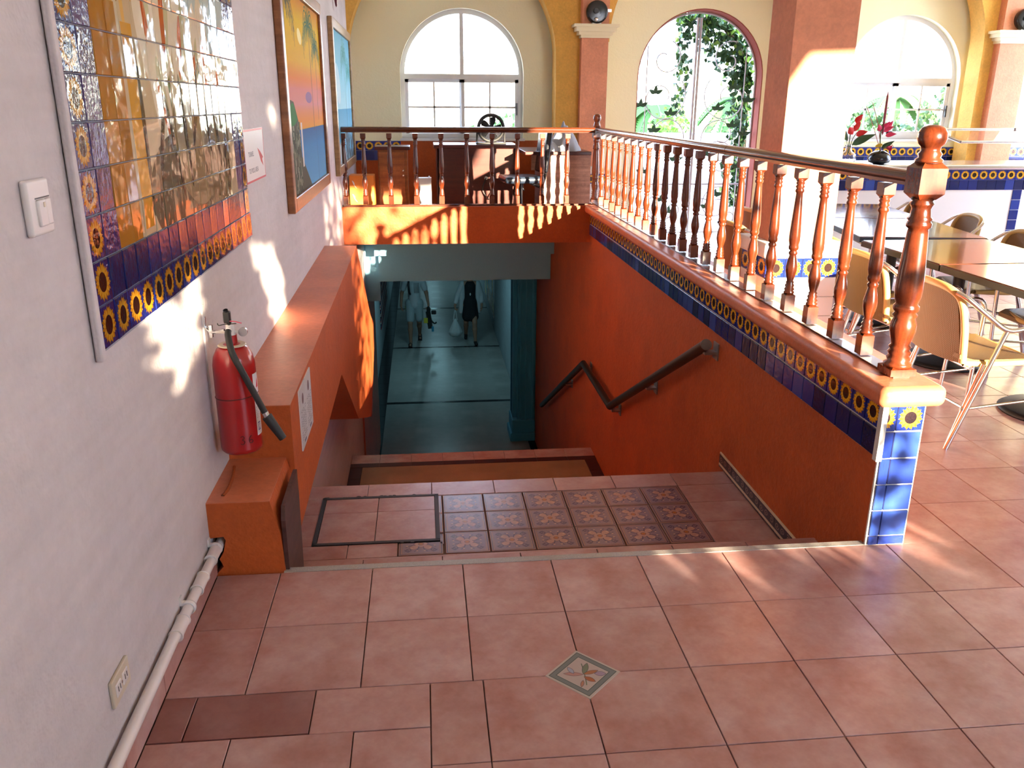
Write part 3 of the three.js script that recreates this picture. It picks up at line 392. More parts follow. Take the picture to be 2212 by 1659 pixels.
speaker(1.972, -10.08, 'round black speaker standing on the capital above the platform desk');
speaker(7.06, -10.08, 'round black speaker on the capital at the far right edge');
// ---------------------------------------------------------------- windows
function archWindow(name, x0, x1, y0, ys, top, cols, label, handle) {
  const w = new THREE.Group(); w.name = numbered(name); w.userData = { kind: 'structure', label }; scene.add(w);
  const z0 = ZF - 0.17, z1 = ZF - 0.1, f = 0.05, c = (x0 + x1) / 2, r = (x1 - x0) / 2, rise = top - ys, tr = 1.925;
  const outer = archPath(new THREE.Shape(), x0, x1, y0, ys, top); outer.holes.push(archPath(new THREE.Path(), x0 + f, x1 - f, y0 + f, ys, top - f));
  mesh('window_frame', extr(outer, z0, z1), M.white, w);
  mesh('transom', box(x0 + f, x1 - f, tr - 0.03, tr + 0.03, z0, z1), M.white, w); mesh('mullion', box(c - 0.022, c + 0.022, tr + 0.03, top - f, z0, z1), M.white, w);
  const yb = y0 + f, yt = tr - 0.03, mid = (yb + yt) / 2 - 0.005;
  for (const s of [0, 1]) { const a = s ? c - 0.01 : x0 + f, b = s ? x1 - f : c + 0.01, zz = s ? z1 - 0.012 : z1 - 0.045;
    const sash = mesh('sash', merge([box(a, a + 0.04, yb, yt, zz - 0.02, zz), box(b - 0.04, b, yb, yt, zz - 0.02, zz), box(a, b, yb, yb + 0.04, zz - 0.02, zz), box(a, b, yt - 0.035, yt, zz - 0.02, zz), box(a, b, mid - 0.012, mid + 0.012, zz - 0.018, zz - 0.004), box((a + b) / 2 - 0.011, (a + b) / 2 + 0.011, yb, yt, zz - 0.018, zz - 0.004)]), M.white, w);
    for (const [p, q] of [[a + 0.04, (a + b) / 2 - 0.011], [(a + b) / 2 + 0.011, b - 0.04]]) for (const [u, v] of [[yb + 0.04, mid - 0.012], [mid + 0.012, yt - 0.035]]) mesh('pane', box(p, q, u, v, zz - 0.013, zz - 0.009), M.glass, sash); }
  for (const s of [-1, 1]) { const sh = new THREE.Shape(); const xi = c + s * 0.022; sh.moveTo(xi, tr + 0.03); const xo = s > 0 ? x1 - f : x0 + f; sh.lineTo(xo, tr + 0.03); sh.lineTo(xo, ys); for (let k = 0; k <= 16; k++) { const a = k / 16 * Math.PI / 2; sh.lineTo(Math.max(s > 0 ? xi : -99, Math.min(s > 0 ? 99 : xi, c + s * (r - f) * Math.cos(a))), ys + (rise - f) * Math.sin(a)); } sh.closePath(); mesh('pane', extr(sh, z0 + 0.03, z0 + 0.034), M.glass, w); }
  if (handle) mesh('handle', box(x1 - f - 0.03, x1 - f - 0.015, mid - 0.09, mid + 0.05, z1, z1 + 0.03), M.black, w);
  mesh('window_sill', box(x0 - 0.02, x1 + 0.02, y0 - 0.03, y0, ZF - 0.2, ZF + 0.02), M.white, w);
}
archWindow('window_1', -0.23, 1.224, 1.225, 1.95, 2.667, 4, 'white arched window above the platform desk', true);
archWindow('window_2', 5.19, 6.71, 1.225, 1.93, 2.675, 4, 'white arched window behind the bar', true);
// dado of the far wall
{
  const d = struct('dado_tiles', merge([box(XL, -0.25, 0.97, 1.195, ZF, ZF + 0.008), box(4.7, 6.8, 0.88, 1.13, ZF, ZF + 0.008), box(7.22, XE, 0.88, 1.13, ZF, ZF + 0.008)]), M.groutWall, 'two rows of sunflower and blue tiles on the far wall');
  const g = slab(0.106, 0.106, 0.007, 0.0012);
  const row = (a, b, y) => { const n = Math.round((b - a) / 0.11), s = (b - a) / n; for (let i = 0; i < n; i++) for (const r of [0, 1]) { const m = mesh('tile', g, r ? M.blue[(rnd() * 4) | 0] : M.sunWall, d); m.position.set(a + s * (i + 0.5), y - r * 0.112, ZF + 0.006); } };
  row(XL + 0.01, -0.25, 1.138); row(4.7, 6.8, 1.07); row(7.22, XE, 1.07);
  struct('dado_paint', merge([box(XL, 1.57, 0.42, 0.97, ZF, ZF + 0.004), box(-0.25, 1.57, 0.97, 1.2, ZF, ZF + 0.004)]), M.orange, 'orange painted dado below the platform window');
}
// ---------------------------------------------------------------- balustrades
const balProfile = [[0.006, 0.088], [0.024, 0.09], [0.026, 0.098], [0.02, 0.104], [0.025, 0.112], [0.019, 0.12], [0.023, 0.13], [0.017, 0.139], [0.02, 0.146], [0.015, 0.152], [0.021, 0.175], [0.0265, 0.2], [0.027, 0.222], [0.022, 0.25], [0.016, 0.275], [0.021, 0.282], [0.021, 0.29], [0.015, 0.296], [0.023, 0.304], [0.0245, 0.315], [0.022, 0.325], [0.026, 0.345], [0.0265, 0.37], [0.024, 0.42], [0.0205, 0.48], [0.017, 0.54], [0.0155, 0.565], [0.021, 0.572], [0.021, 0.58], [0.016, 0.586], [0.022, 0.594], [0.016, 0.602], [0.021, 0.61], [0.017, 0.617], [0.023, 0.622], [0.006, 0.624]];
function sqBlock(w, y0, y1, c) { const r = w / Math.SQRT2, q = (a, b, h, y) => { const g = new THREE.CylinderGeometry(a, b, h, 4); g.rotateY(Math.PI / 4); g.translate(0, y, 0); const f = flat(g); f.computeVertexNormals(); return f; }; return [q(r, r, y1 - y0 - 2 * c, (y0 + y1) / 2), q(r * 0.62, r, c, y1 - c / 2), q(r, r * 0.62, c, y0 + c / 2)]; }
const balGeo = uvm(merge([...sqBlock(0.05, 0, 0.09, 0.006).slice(0, 2), lathe(balProfile, 20), ...sqBlock(0.05, 0.622, 0.69, 0.012).slice(0, 1), ...sqBlock(0.05, 0.622, 0.69, 0.012).slice(2)]), 4);
const newelProfile = [[0.006, 0.03], [0.05, 0.035], [0.05, 0.05], [0.038, 0.058], [0.043, 0.07], [0.035, 0.08], [0.042, 0.092], [0.034, 0.102], [0.04, 0.112], [0.032, 0.122], [0.04, 0.15], [0.046, 0.175], [0.045, 0.2], [0.037, 0.222], [0.044, 0.232], [0.036, 0.242], [0.045, 0.252], [0.045, 0.266], [0.037, 0.274], [0.046, 0.3], [0.0475, 0.33], [0.045, 0.4], [0.04, 0.47], [0.036, 0.53], [0.034, 0.545], [0.043, 0.552], [0.043, 0.565], [0.037, 0.572], [0.043, 0.58], [0.036, 0.588], [0.032, 0.615], [0.036, 0.625], [0.041, 0.633], [0.034, 0.642], [0.04, 0.65], [0.006, 0.652]];
const finial = [[0.006, 0.768], [0.044, 0.77], [0.046, 0.782], [0.036, 0.79], [0.04, 0.802], [0.032, 0.812], [0.033, 0.825], [0.044, 0.836], [0.0485, 0.852], [0.047, 0.872], [0.037, 0.888], [0.02, 0.896], [0, 0.898]];
const newelGeo = uvm(merge([...sqBlock(0.098, 0, 0.042, 0.008).slice(0, 2), lathe(newelProfile, 32), ...sqBlock(0.096, 0.648, 0.775, 0.02), lathe(finial, 32)]), 4);
function railSection(r0, L) { const sh = new THREE.Shape(); sh.moveTo(-0.03, 0); sh.lineTo(0.03, 0); sh.lineTo(0.031, 0.012); sh.lineTo(0.036, 0.02); sh.quadraticCurveTo(0.04, 0.03, 0.033, 0.036); sh.quadraticCurveTo(0.028, 0.05, 0, 0.052); sh.quadraticCurveTo(-0.028, 0.05, -0.033, 0.036); sh.quadraticCurveTo(-0.04, 0.03, -0.036, 0.02); sh.lineTo(-0.031, 0.012); sh.closePath(); return extr(sh, r0, L, 'z', 0, 6); }
{
  const t = thing('balustrade', 'varnished turned wooden balustrade on the low wall beside the stairs', 'balustrade', [1.745, 0.665, 0]);
  mesh('base_strip', box(-0.032, 0.032, 0, 0.008, -8.66, -2.82), M.rail, t);
  for (const [a, b] of [[-8.66, -4.826], [-4.818, -2.88]]) { const g = railSection(a, b); g.translate(0, 0.69, 0); mesh('handrail', g, M.rail, t); }
  const n0 = mesh('newel_post', newelGeo, M.baluster, t); n0.position.set(0, 0.0, -2.86);
  const n1 = mesh('newel_post', newelGeo, M.baluster, t); n1.position.set(0, 0, -8.69); n1.scale.set(0.8, 0.965, 0.8);
  for (let k = 0; k < 22; k++) { const m = mesh('baluster', balGeo, M.baluster, t); m.position.set(0, 0.006, -3.11 - 0.2505 * k); m.rotation.y = rr(-0.03, 0.03); }
  const u = thing('balustrade', 'short varnished wooden balustrade across the balcony beam', 'balustrade', [0, 0.655, ZB - 0.07]);
  mesh('base_strip', box(XL + 0.002, 1.70, 0, 0.016, -0.032, 0.032), M.rail, u);
  const g = railSection(XL + 0.002, 1.70); g.rotateY(Math.PI / 2); g.translate(0, 0.7, 0); mesh('handrail', g, M.rail, u);
  for (let k = 0; k < 10; k++) { const m = mesh('baluster', balGeo, M.baluster, u); m.position.set(1.431 - 0.249 * k + (k === 9 ? 0.06 : 0), 0.013, 0); }
}
{ // iron handrail on the stairwell wall
  const t = thing('stair_handrail', 'dark iron pipe handrail bent down the orange stairwell wall', 'handrail');
  const P = [[1.6, 0.309, -4.563], [1.6, -0.92, -6.94], [1.6, -0.92, -8.24], [1.6, -2.45, -11.24]];
  for (let k = 0; k < 3; k++) mesh('pipe', bar(P[k], P[k + 1], 0.033, 16), M.darkMetal, t);
  for (const k of [1, 2]) { const a = new THREE.SphereGeometry(0.0335, 14, 10); a.translate(...P[k]); mesh('elbow', a, M.darkMetal, t); }
  const e = new THREE.CylinderGeometry(0.0332, 0.0332, 0.006, 18); e.rotateX(Math.PI / 2 - 0.47); e.translate(1.6, 0.311, -4.56); mesh('end_cap', flat(e), M.grayMetal, t);
  for (const s of [[0.29, -4.6], [-0.33, -5.8], [-0.9, -6.88], [-0.92, -8.2], [-1.45, -9.28]]) mesh('bracket', merge([box(1.6, XR, s[0] - 0.045, s[0] - 0.03, s[1] - 0.03, s[1] + 0.03), box(XR - 0.008, XR, s[0] - 0.08, s[0] + 0.02, s[1] - 0.04, s[1] + 0.04)]), M.grayMetal, t);
}
// ---------------------------------------------------------------- left wall
{
  const s = 0.1055, n = 18, rows = 12, z0 = -2.055, y0 = 1.05;
  const t = thing('tile_mural', 'glossy glazed tile mural with sunflower border on the white wall', 'mural', [XL + 0.003, y0, z0], Math.PI / 2);
  mesh('grout_bed', box(-0.008, n * s + 0.006, -0.006, rows * s, 0, 0.006), M.groutWall, t);
  mesh('plaster_edge', rbox(-0.035, -0.006, -0.02, rows * s, 0, 0.018, 0.006), M.wall, t); mesh('plaster_edge', rbox(n * s + 0.004, n * s + 0.016, -0.02, rows * s, 0, 0.008, 0.003), M.wall, t);
  const gs = [0, 1, 2].map(k => slab(s - 0.003, s - 0.003, 0.008, 0.002));
  for (let i = 0; i < n; i++) for (let j = 0; j < rows; j++) {
    const edge = i === 0 || j === 0 || i === n - 1, second = i === 1 || j === 1 || i === n - 2;
    const inner = !edge && !second, iw = n - 4, jh = rows - 2;
    const g = inner ? slab(s - 0.003, s - 0.003, 0.008, 0.002, (i - 2) / iw, (j - 2) / jh, 1 / iw, 1 / jh) : gs[0];
    const m = mesh('tile', g, edge ? M.sunMural : second ? (j === 1 ? M.blue[[1, 3][(rnd() * 2) | 0]] : M.plum[(rnd() * 3) | 0]) : M.mural, t);
    m.position.set(s * (i + 0.5), s * (j + 0.5), 0.004); m.rotation.set(rr(-0.018, 0.018), rr(-0.03, 0.03), rr(-0.004, 0.004));
  }
}
function onWall(name, label, cat, z, y, w, h, d, mats) { // a flat thing on the left wall: z is its near edge
  const t = thing(name, label, cat, [XL, y, z], Math.PI / 2); return t;
}
{
  const t = onWall('direction_sign', 'white sign with red border and arrow reading TUNNEL TO POOL AREA', 'sign', -3.985, 1.268);
  const sp = mesh('panel', rbox(0, 0.49, 0, 0.24, 0, 0.006, 0.002), M.white, t);
  const p = new THREE.PlaneGeometry(0.486, 0.236); p.translate(0.245, 0.12, 0.0068); mesh('print', p, phy(0xffffff, 0.35, { map: T.sign }), sp);
}
function painting(z, y, w, h, tex, label, fr) {
  const t = onWall('framed_painting', label, 'painting', z, y), f = 0.085, d = 0.045;
  mesh('canvas', (() => { const p = new THREE.PlaneGeometry(w - 2 * f, h - 2 * f); p.translate(w / 2, h / 2, 0.024); return p; })(), phy(0xffffff, 0.7, { map: tex, specularIntensity: 0.3 }), t);
  mesh('backing', box(f * 0.5, w - f * 0.5, f * 0.5, h - f * 0.5, 0, 0.02), M.board, t);
  for (const a of [[0, f, 0, h], [w - f, w, 0, h], [f, w - f, 0, f], [f, w - f, h - f, h]]) mesh('frame_side', rbox(a[0], a[1], a[2], a[3], 0, d, 0.008), fr, t);
}
M.frame = phy(lin(0.42, 0.16, 0.06), 0.35, { map: T.wood }); M.frameLight = phy(lin(0.55, 0.33, 0.14), 0.35, { map: T.wood });
painting(-5.13, 1.0, 2.06, 1.34, T.sunset, 'framed painting of an orange sunset with palms and a rocky shore', M.frame);
painting(-8.08, 0.98, 2.02, 1.36, T.seascape, 'framed pale blue painting of palms by the sea beside the balcony', M.frameLight);
{ const t = thing('wall_ornament', 'dark red drop-shaped ornament hanging high above the blue painting', 'ornament', [XL + 0.03, 2.47, -8.75]);
  const g = lathe([[0, 0], [0.02, 0.015], [0.045, 0.09], [0.06, 0.2], [0.05, 0.31], [0.02, 0.36], [0, 0.365]], 20); g.scale(0.45, 1, 1); mesh('body', g, phy(lin(0.12, 0.012, 0.02), 0.3), t); mesh('cord', bar([0, 0.36, 0], [-0.02, 0.5, 0], 0.003, 6), M.black, t); }
{ const t = onWall('light_switch', 'white plastic light switch to the left of the tile mural', 'switch', -1.785, 1.362);
  mesh('plate', rbox(0, 0.105, 0, 0.112, 0, 0.016, 0.007), M.plastic, t); const rk = mesh('rocker', rbox(0.03, 0.066, 0.018, 0.072, 0.01, 0.022, 0.004), M.plastic, t); mesh('rocker', rbox(0.068, 0.095, 0.018, 0.072, 0.01, 0.02, 0.004), M.plastic, t); mesh('indicator', rbox(0.05, 0.058, 0.056, 0.066, 0.02, 0.0235, 0.001), M.beige, rk); mesh('slot', box(0.028, 0.096, 0.073, 0.076, 0.012, 0.0165), M.black, t); }
{ const t = onWall('power_outlet', 'beige power outlet low on the white wall', 'outlet', -1.80, 0.212);
  mesh('plate', rbox(0, 0.118, 0, 0.075, 0, 0.01, 0.004), M.beige, t); for (const x of [0.035, 0.083]) mesh('socket', merge([rbox(x - 0.018, x + 0.018, 0.02, 0.055, 0.006, 0.0125, 0.003)]), M.plastic, t); mesh('slots', merge([0.035, 0.083].flatMap(x => [box(x - 0.008, x - 0.005, 0.032, 0.046, 0.012, 0.0132), box(x + 0.005, x + 0.008, 0.032, 0.046, 0.012, 0.0132)])), M.black, t); mesh('screw', bar([0.059, 0.0375, 0.008], [0.059, 0.0375, 0.0115], 0.004, 8), M.steel, t); }
{ // skirting tiles and the conduit that lies on them
  const b = struct('baseboard_left', box(XL, XL + 0.004, 0, 0.092, -2.785, ZK), M.grout, 'terracotta skirting tiles along the white wall');
  for (let k = 0; k < 15; k++) { const z1 = -2.785 + k * 0.33, w = Math.min(0.33, ZK - z1); const m = mesh('tile', slab(w - 0.004, 0.09, 0.012, 0.002, rnd(), rnd(), 0.35, 0.1), k % 3 ? M.terra : M.terraB, b); m.rotation.y = Math.PI / 2; m.position.set(XL + 0.003, 0.046, z1 + w / 2); }
  const t = thing('conduit', 'white plastic conduit pipe running along the skirting into the orange block', 'pipe');
  const P = [[-0.762, 0.118, -2.95], [-0.762, 0.112, -2.8], [-0.764, 0.116, -2.6], [-0.766, 0.12, -2.3], [-0.767, 0.117, -1.9], [-0.767, 0.115, -1.2], [-0.767, 0.115, 2.15]];
  mesh('pipe', tube(P, 0.0165, 80, 12), M.pvc, t);
  for (const z of [-2.72, -2.53, -2.28, -1.5, -0.6]) { const c = new THREE.CylinderGeometry(0.0205, 0.0205, 0.085, 14); c.rotateX(Math.PI / 2); c.translate(-0.7655, 0.117, z); const r1 = new THREE.TorusGeometry(0.0205, 0.0028, 6, 16); r1.translate(-0.7655, 0.117, z - 0.042); const r2 = new THREE.TorusGeometry(0.0205, 0.0028, 6, 16); r2.translate(-0.7655, 0.117, z + 0.042); mesh('coupling', merge([c, r1, r2]), M.pvc, t); }
  for (const z of [-2.76, -2.39, -1.3]) { const r = new THREE.TorusGeometry(0.0195, 0.005, 6, 18); r.scale(1, 1, 2); r.translate(-0.766, 0.118, z); mesh('clip', merge([r, box(XL, XL + 0.006, 0.13, 0.158, z - 0.01, z + 0.01), box(XL, -0.755, 0.128, 0.138, z - 0.009, z + 0.009)]), M.plastic, t); }
}
// notices on the ledge
for (const [z, label] of [[-3.395, 'nearer white notice panel on the side of the orange ledge'], [-3.575, 'farther white notice panel on the side of the orange ledge']]) { const t = thing('notice', label, 'notice', [-0.54, 0.216, z], Math.PI / 2, 'notices on the orange ledge'); mesh('panel', box(0, 0.174, 0, 0.266, 0, 0.005), M.paper, t); const p = new THREE.PlaneGeometry(0.172, 0.264); p.translate(0.087, 0.133, 0.0056); mesh('print', p, std(0xffffff, 0.5, { map: T.notice }), t); }
// ---------------------------------------------------------------- fire extinguisher
{
  const t = thing('fire_extinguisher', 'red fire extinguisher with black hose hanging on the white wall', 'extinguisher', [-0.694, 0.4, -3.0]);
  mesh('cylinder', lathe([[0, 0.004], [0.055, 0.004], [0.066, 0.0], [0.073, 0.008], [0.0745, 0.02], [0.0745, 0.3], [0.074, 0.33], [0.069, 0.36], [0.055, 0.388], [0.034, 0.403], [0.02, 0.407], [0, 0.407]], 40), M.red, t);
  const ring = new THREE.TorusGeometry(0.0742, 0.0025, 8, 40); ring.rotateX(Math.PI / 2); ring.rotateZ(0.06); ring.translate(0, 0.215, 0); mesh('band', ring, std(lin(0.12, 0.004, 0.006), 0.5), t);
  const lab = new THREE.CylinderGeometry(0.0749, 0.0749, 0.235, 20, 1, true, 1.12, 0.85); lab.translate(0, 0.18, 0); mesh('label', flat(lab), phy(0xffffff, 0.35, { map: T.exLabel, side: THREE.DoubleSide }), t);
  { const g3 = tube([[0.014, 0.072, 0.0745], [0.022, 0.076, 0.0725], [0.027, 0.068, 0.0715], [0.02, 0.062, 0.073], [0.028, 0.054, 0.071], [0.021, 0.044, 0.073], [0.013, 0.048, 0.0745]], 0.0013, 30, 5), g6 = tube([[0.05, 0.074, 0.0568], [0.044, 0.066, 0.0613], [0.042, 0.054, 0.0628], [0.046, 0.045, 0.06], [0.053, 0.049, 0.054], [0.05, 0.057, 0.0568], [0.044, 0.055, 0.0613]], 0.0013, 30, 5); mesh('number', merge([g3, g6]), std(lin(0.05, 0.004, 0.006), 0.6), t).userData.label = 'number 36 written in dark ink'; }
  const col = new THREE.CylinderGeometry(0.046, 0.05, 0.004, 28); col.translate(0, 0.402, 0); mesh('collar', flat(col), M.beige, t);
  mesh('neck', flat((() => { const c = new THREE.CylinderGeometry(0.02, 0.021, 0.035, 18); c.translate(0, 0.42, 0); return c; })()), M.red, t);
  const valve = mesh('valve', merge([(() => { const c = new THREE.CylinderGeometry(0.015, 0.017, 0.055, 16); c.translate(0, 0.458, 0); return c; })(), bar([0, 0.455, 0.0], [0, 0.462, 0.035], 0.01, 10), bar([0, 0.448, 0], [0.045, 0.448, 0.0], 0.006, 8), bar([0, 0.445, 0], [-0.05, 0.45, 0.01], 0.005, 8)]), M.plastic, t);
  mesh('gauge', bar([0.044, 0.448, -0.004], [0.044, 0.448, 0.01], 0.016, 16), M.steel, valve);
  const exHandle = mesh('handle', merge([tube([[0, 0.47, 0.0], [0, 0.49, 0.015], [0, 0.52, 0.03], [-0.002, 0.536, 0.036]], 0.009, 12, 8), tube([[0, 0.462, -0.01], [0.002, 0.49, 0.008], [0.0, 0.505, 0.02]], 0.006, 10, 6)]), M.black, t);
  mesh('grip', rbox(-0.012, 0.012, 0.488, 0.53, 0.018, 0.042, 0.005), M.black, exHandle);
  mesh('pin', merge([tube([[-0.035, 0.487, 0.03], [-0.03, 0.48, 0.034], [-0.01, 0.484, 0.034], [0.03, 0.486, 0.034]], 0.0018, 14, 6)]), M.darkMetal, t); mesh('tamper_tie', tube([[-0.01, 0.494, 0.04], [0.02, 0.496, 0.04], [0.05, 0.489, 0.042]], 0.0016, 10, 6), M.pinkP, t);
  const exHose = mesh('hose', tube([[0, 0.46, 0.035], [0.003, 0.445, 0.055], [0.018, 0.39, 0.082], [0.05, 0.32, 0.092], [0.082, 0.24, 0.088], [0.108, 0.17, 0.08]], 0.0115, 36, 12), M.rubber, t);
  mesh('ferrule', bar([0.108, 0.17, 0.08], [0.115, 0.152, 0.078], 0.0125, 12), M.steel, exHose); { const c = new THREE.CylinderGeometry(0.014, 0.019, 0.1, 16, 1); c.rotateZ(Math.PI); c.translate(0, -0.05, 0); c.rotateZ(0.52); c.translate(0.115, 0.152, 0.078); mesh('nozzle', flat(c), M.rubber, exHose); }
  const b = thing('extinguisher_bracket', 'steel wall bracket and hook holding the fire extinguisher', 'bracket', [XL, 0.66, -3.02]);
  mesh('plate', merge([box(0, 0.006, -0.02, 0.28, -0.016, 0.016)]), M.plastic, b); mesh('hook', merge([tube([[0.004, 0.24, 0], [0.006, 0.2, 0.002], [0.03, 0.185, 0.008], [0.075, 0.193, 0.018]], 0.006, 16, 8), box(0.02, 0.03, 0.165, 0.21, -0.004, 0.012)]), M.steel, b);
}

// ---------------------------------------------------------------- things on the platform
const YP = 0.42;
{
  const t = thing('wooden_cabinet', 'low orange-brown wooden cabinet against the far wall, sunlit', 'cabinet', [-0.32, YP, -9.8]);
  mesh('body', box(-0.16, 0.16, 0.03, 0.72, -0.2, 0.18), M.cabinet, t); mesh('top', rbox(-0.19, 0.19, 0.72, 0.755, -0.22, 0.22, 0.008), M.desk, t);
  const d = mesh('door', rbox(-0.15, 0.13, 0.06, 0.7, 0.18, 0.2, 0.005), M.cabinet, t); for (const y of [0.5, 0.45]) { const k = new THREE.SphereGeometry(0.012, 10, 8); k.translate(0.11, y, 0.21); mesh('knob', k, M.chrome, d); } mesh('plinth', box(-0.15, 0.15, 0, 0.03, -0.19, 0.17), M.desk, t);
}
{
  const t = thing('office_desk', 'dark reddish office desk under the window behind the balcony railing', 'desk', [0.6, YP, -9.9]);
  mesh('desk_top', rbox(-0.47, 0.46, 0.735, 0.775, -0.35, 0.32, 0.008), M.desk, t); const fp = mesh('front_panel', box(-0.43, 0.42, 0.05, 0.735, 0.27, 0.29), M.desk, t);
  for (const x of [-0.44, 0.41]) mesh('side_panel', box(x, x + 0.025, 0, 0.735, -0.33, 0.29), M.desk, t); mesh('cable_hole', bar([0.1, 0.42, 0.28], [0.1, 0.42, 0.296], 0.02, 12), M.steel, fp); mesh('cable', tube([[0.1, 0.42, 0.3], [0.06, 0.3, 0.32], [0.12, 0.2, 0.33], [0.18, 0.2, 0.32]], 0.006, 20, 6), M.black, t);
}
{
  const t = thing('side_desk', 'peach laminate side desk with a pile of clothes on top', 'desk', [1.46, YP, -9.25]);
  mesh('desk_top', rbox(-0.38, 0.33, 0.69, 0.725, -0.9, 0.1, 0.006), M.desk, t); mesh('end_panel', box(-0.17, 0.33, 0, 0.69, 0.04, 0.075), M.peach, t); mesh('apron', box(-0.3, -0.17, 0.53, 0.69, 0.0, 0.03), M.peach, t); mesh('side_panel', box(0.3, 0.33, 0, 0.69, -0.88, 0.04), M.peach, t); mesh('pedestal', box(-0.15, 0.28, 0.02, 0.66, -0.85, -0.4), M.peach, t);
}
{ // clothes heaped on the side desk
  const heap = (w, h, d, ph) => { const g = new THREE.SphereGeometry(1, 56, 36), p = g.attributes.position; for (let i = 0; i < p.count; i++) { const x = p.getX(i), y = Math.max(0, p.getY(i)), z = p.getZ(i), a = Math.atan2(z, x), f = 1 + (0.1 * Math.sin(7 * a + ph) + 0.06 * Math.sin(13 * a + 2 * ph + 5 * y) + 0.04 * Math.sin(23 * a + 9 * y)) * (1 - 0.6 * y); p.setXYZ(i, x * w * f * (1 - 0.35 * y), y * h * (1 + 0.06 * Math.sin(9 * x + ph)), z * d * f * (1 - 0.3 * y)); } g.computeVertexNormals(); return g; };
  const t = thing('clothes_pile', 'crumpled grey and pale blue clothes on the side desk', 'clothes', [1.52, YP + 0.726, -9.35]); mesh('gray_garment', heap(0.17, 0.24, 0.15, 1), M.clothGray, t); { const h = heap(0.1, 0.29, 0.08, 2.3); h.translate(0.0, 0, -0.02); mesh('raised_fold', h, M.clothGray, t); }
  const h = heap(0.13, 0.1, 0.12, 4); h.translate(-0.16, 0, 0.05); mesh('blue_garment', h, std(lin(0.5, 0.56, 0.7), 0.9), t);
}
{
  const t = thing('desk_fan', 'black round desk fan on the dark desk in front of the window', 'fan', [0.765, YP + 0.776, -9.72]);
  const O = [0, 0.17, 0]; const rim = new THREE.TorusGeometry(0.138, 0.019, 10, 40); rim.translate(...O); const rim2 = new THREE.TorusGeometry(0.136, 0.01, 10, 40); rim2.translate(0, 0.17, -0.07);
  mesh('housing', merge([rim, rim2, (() => { const c = new THREE.CylinderGeometry(0.147, 0.143, 0.07, 40, 1, true); c.rotateX(Math.PI / 2); c.translate(0, 0.17, -0.035); return c; })()]), M.rubber, t);
  const w = []; for (let k = 0; k < 40; k++) { const a = k / 40 * Math.PI * 2; w.push(bar([Math.cos(a) * 0.035, 0.17 + Math.sin(a) * 0.035, 0.012], [Math.cos(a + 0.25) * 0.135, 0.17 + Math.sin(a + 0.25) * 0.135, 0.008], 0.0013, 4)); } mesh('grille', merge(w), M.black, t);
  mesh('motor', bar([0, 0.17, -0.09], [0, 0.17, 0.016], 0.038, 20), M.black, t);
  for (let k = 0; k < 5; k++) { const a = k / 5 * Math.PI * 2, sh = new THREE.Shape(); sh.moveTo(0.02, -0.012); sh.quadraticCurveTo(0.08, -0.05, 0.118, -0.02); sh.quadraticCurveTo(0.125, 0.03, 0.1, 0.045); sh.quadraticCurveTo(0.05, 0.03, 0.02, 0.012); const g = extr(sh, -0.001, 0.001); g.rotateX(0.45); g.rotateZ(a); g.translate(0, 0.17, -0.035); mesh('blade', g, M.black, t); }
  mesh('stand', merge([bar([-0.155, 0.0, -0.03], [-0.15, 0.17, -0.03], 0.01, 8), bar([0.155, 0, -0.03], [0.15, 0.17, -0.03], 0.01, 8), rbox(-0.165, 0.165, 0, 0.022, -0.1, 0.06, 0.006)]), M.rubber, t);
}
{
  const t = thing('office_chair', 'black swivel office chair between the two desks', 'chair', [1.02, YP, -9.05], -1.45);
  mesh('seat', rbox(-0.2, 0.2, 0.42, 0.49, -0.2, 0.2, 0.03, 3), phy(lin(0.02, 0.03, 0.05), 0.25), t); const bk = rbox(-0.19, 0.19, 0, 0.42, -0.03, 0.03, 0.025, 3); bk.rotateX(-0.12); bk.translate(0, 0.52, -0.22); mesh('backrest', bk, phy(lin(0.02, 0.022, 0.03), 0.25), t);
  mesh('back_bar', tube([[0, 0.42, -0.1], [0, 0.38, -0.22], [0, 0.5, -0.27], [0, 0.68, -0.27]], 0.018, 16, 8), M.black, t); mesh('lever', tube([[0.1, 0.42, 0], [0.2, 0.38, 0.02], [0.24, 0.36, 0.02]], 0.008, 10, 6), M.chrome, t);
  mesh('column', bar([0, 0.1, 0], [0, 0.42, 0], 0.025, 12), M.black, t); for (let k = 0; k < 5; k++) { const a = k / 5 * 6.283; mesh('foot', merge([bar([0, 0.09, 0], [Math.cos(a) * 0.25, 0.05, Math.sin(a) * 0.25], 0.016, 8), (() => { const s = new THREE.SphereGeometry(0.025, 10, 8); s.translate(Math.cos(a) * 0.25, 0.026, Math.sin(a) * 0.25); return s; })()]), M.black, t); }
}
{ const t = thing('white_box', 'tall white box standing between the cabinet and the dark desk', 'box', [0.025, YP, -9.25]); mesh('carton', rbox(-0.065, 0.065, 0, 0.45, -0.06, 0.06, 0.006), M.white, t); mesh('lid', box(-0.067, 0.067, 0.43, 0.455, -0.062, 0.062), M.white, t); mesh('knob', (() => { const s = new THREE.SphereGeometry(0.012, 10, 8); s.translate(0.045, 0.462, 0.03); return s; })(), M.chrome, t); }
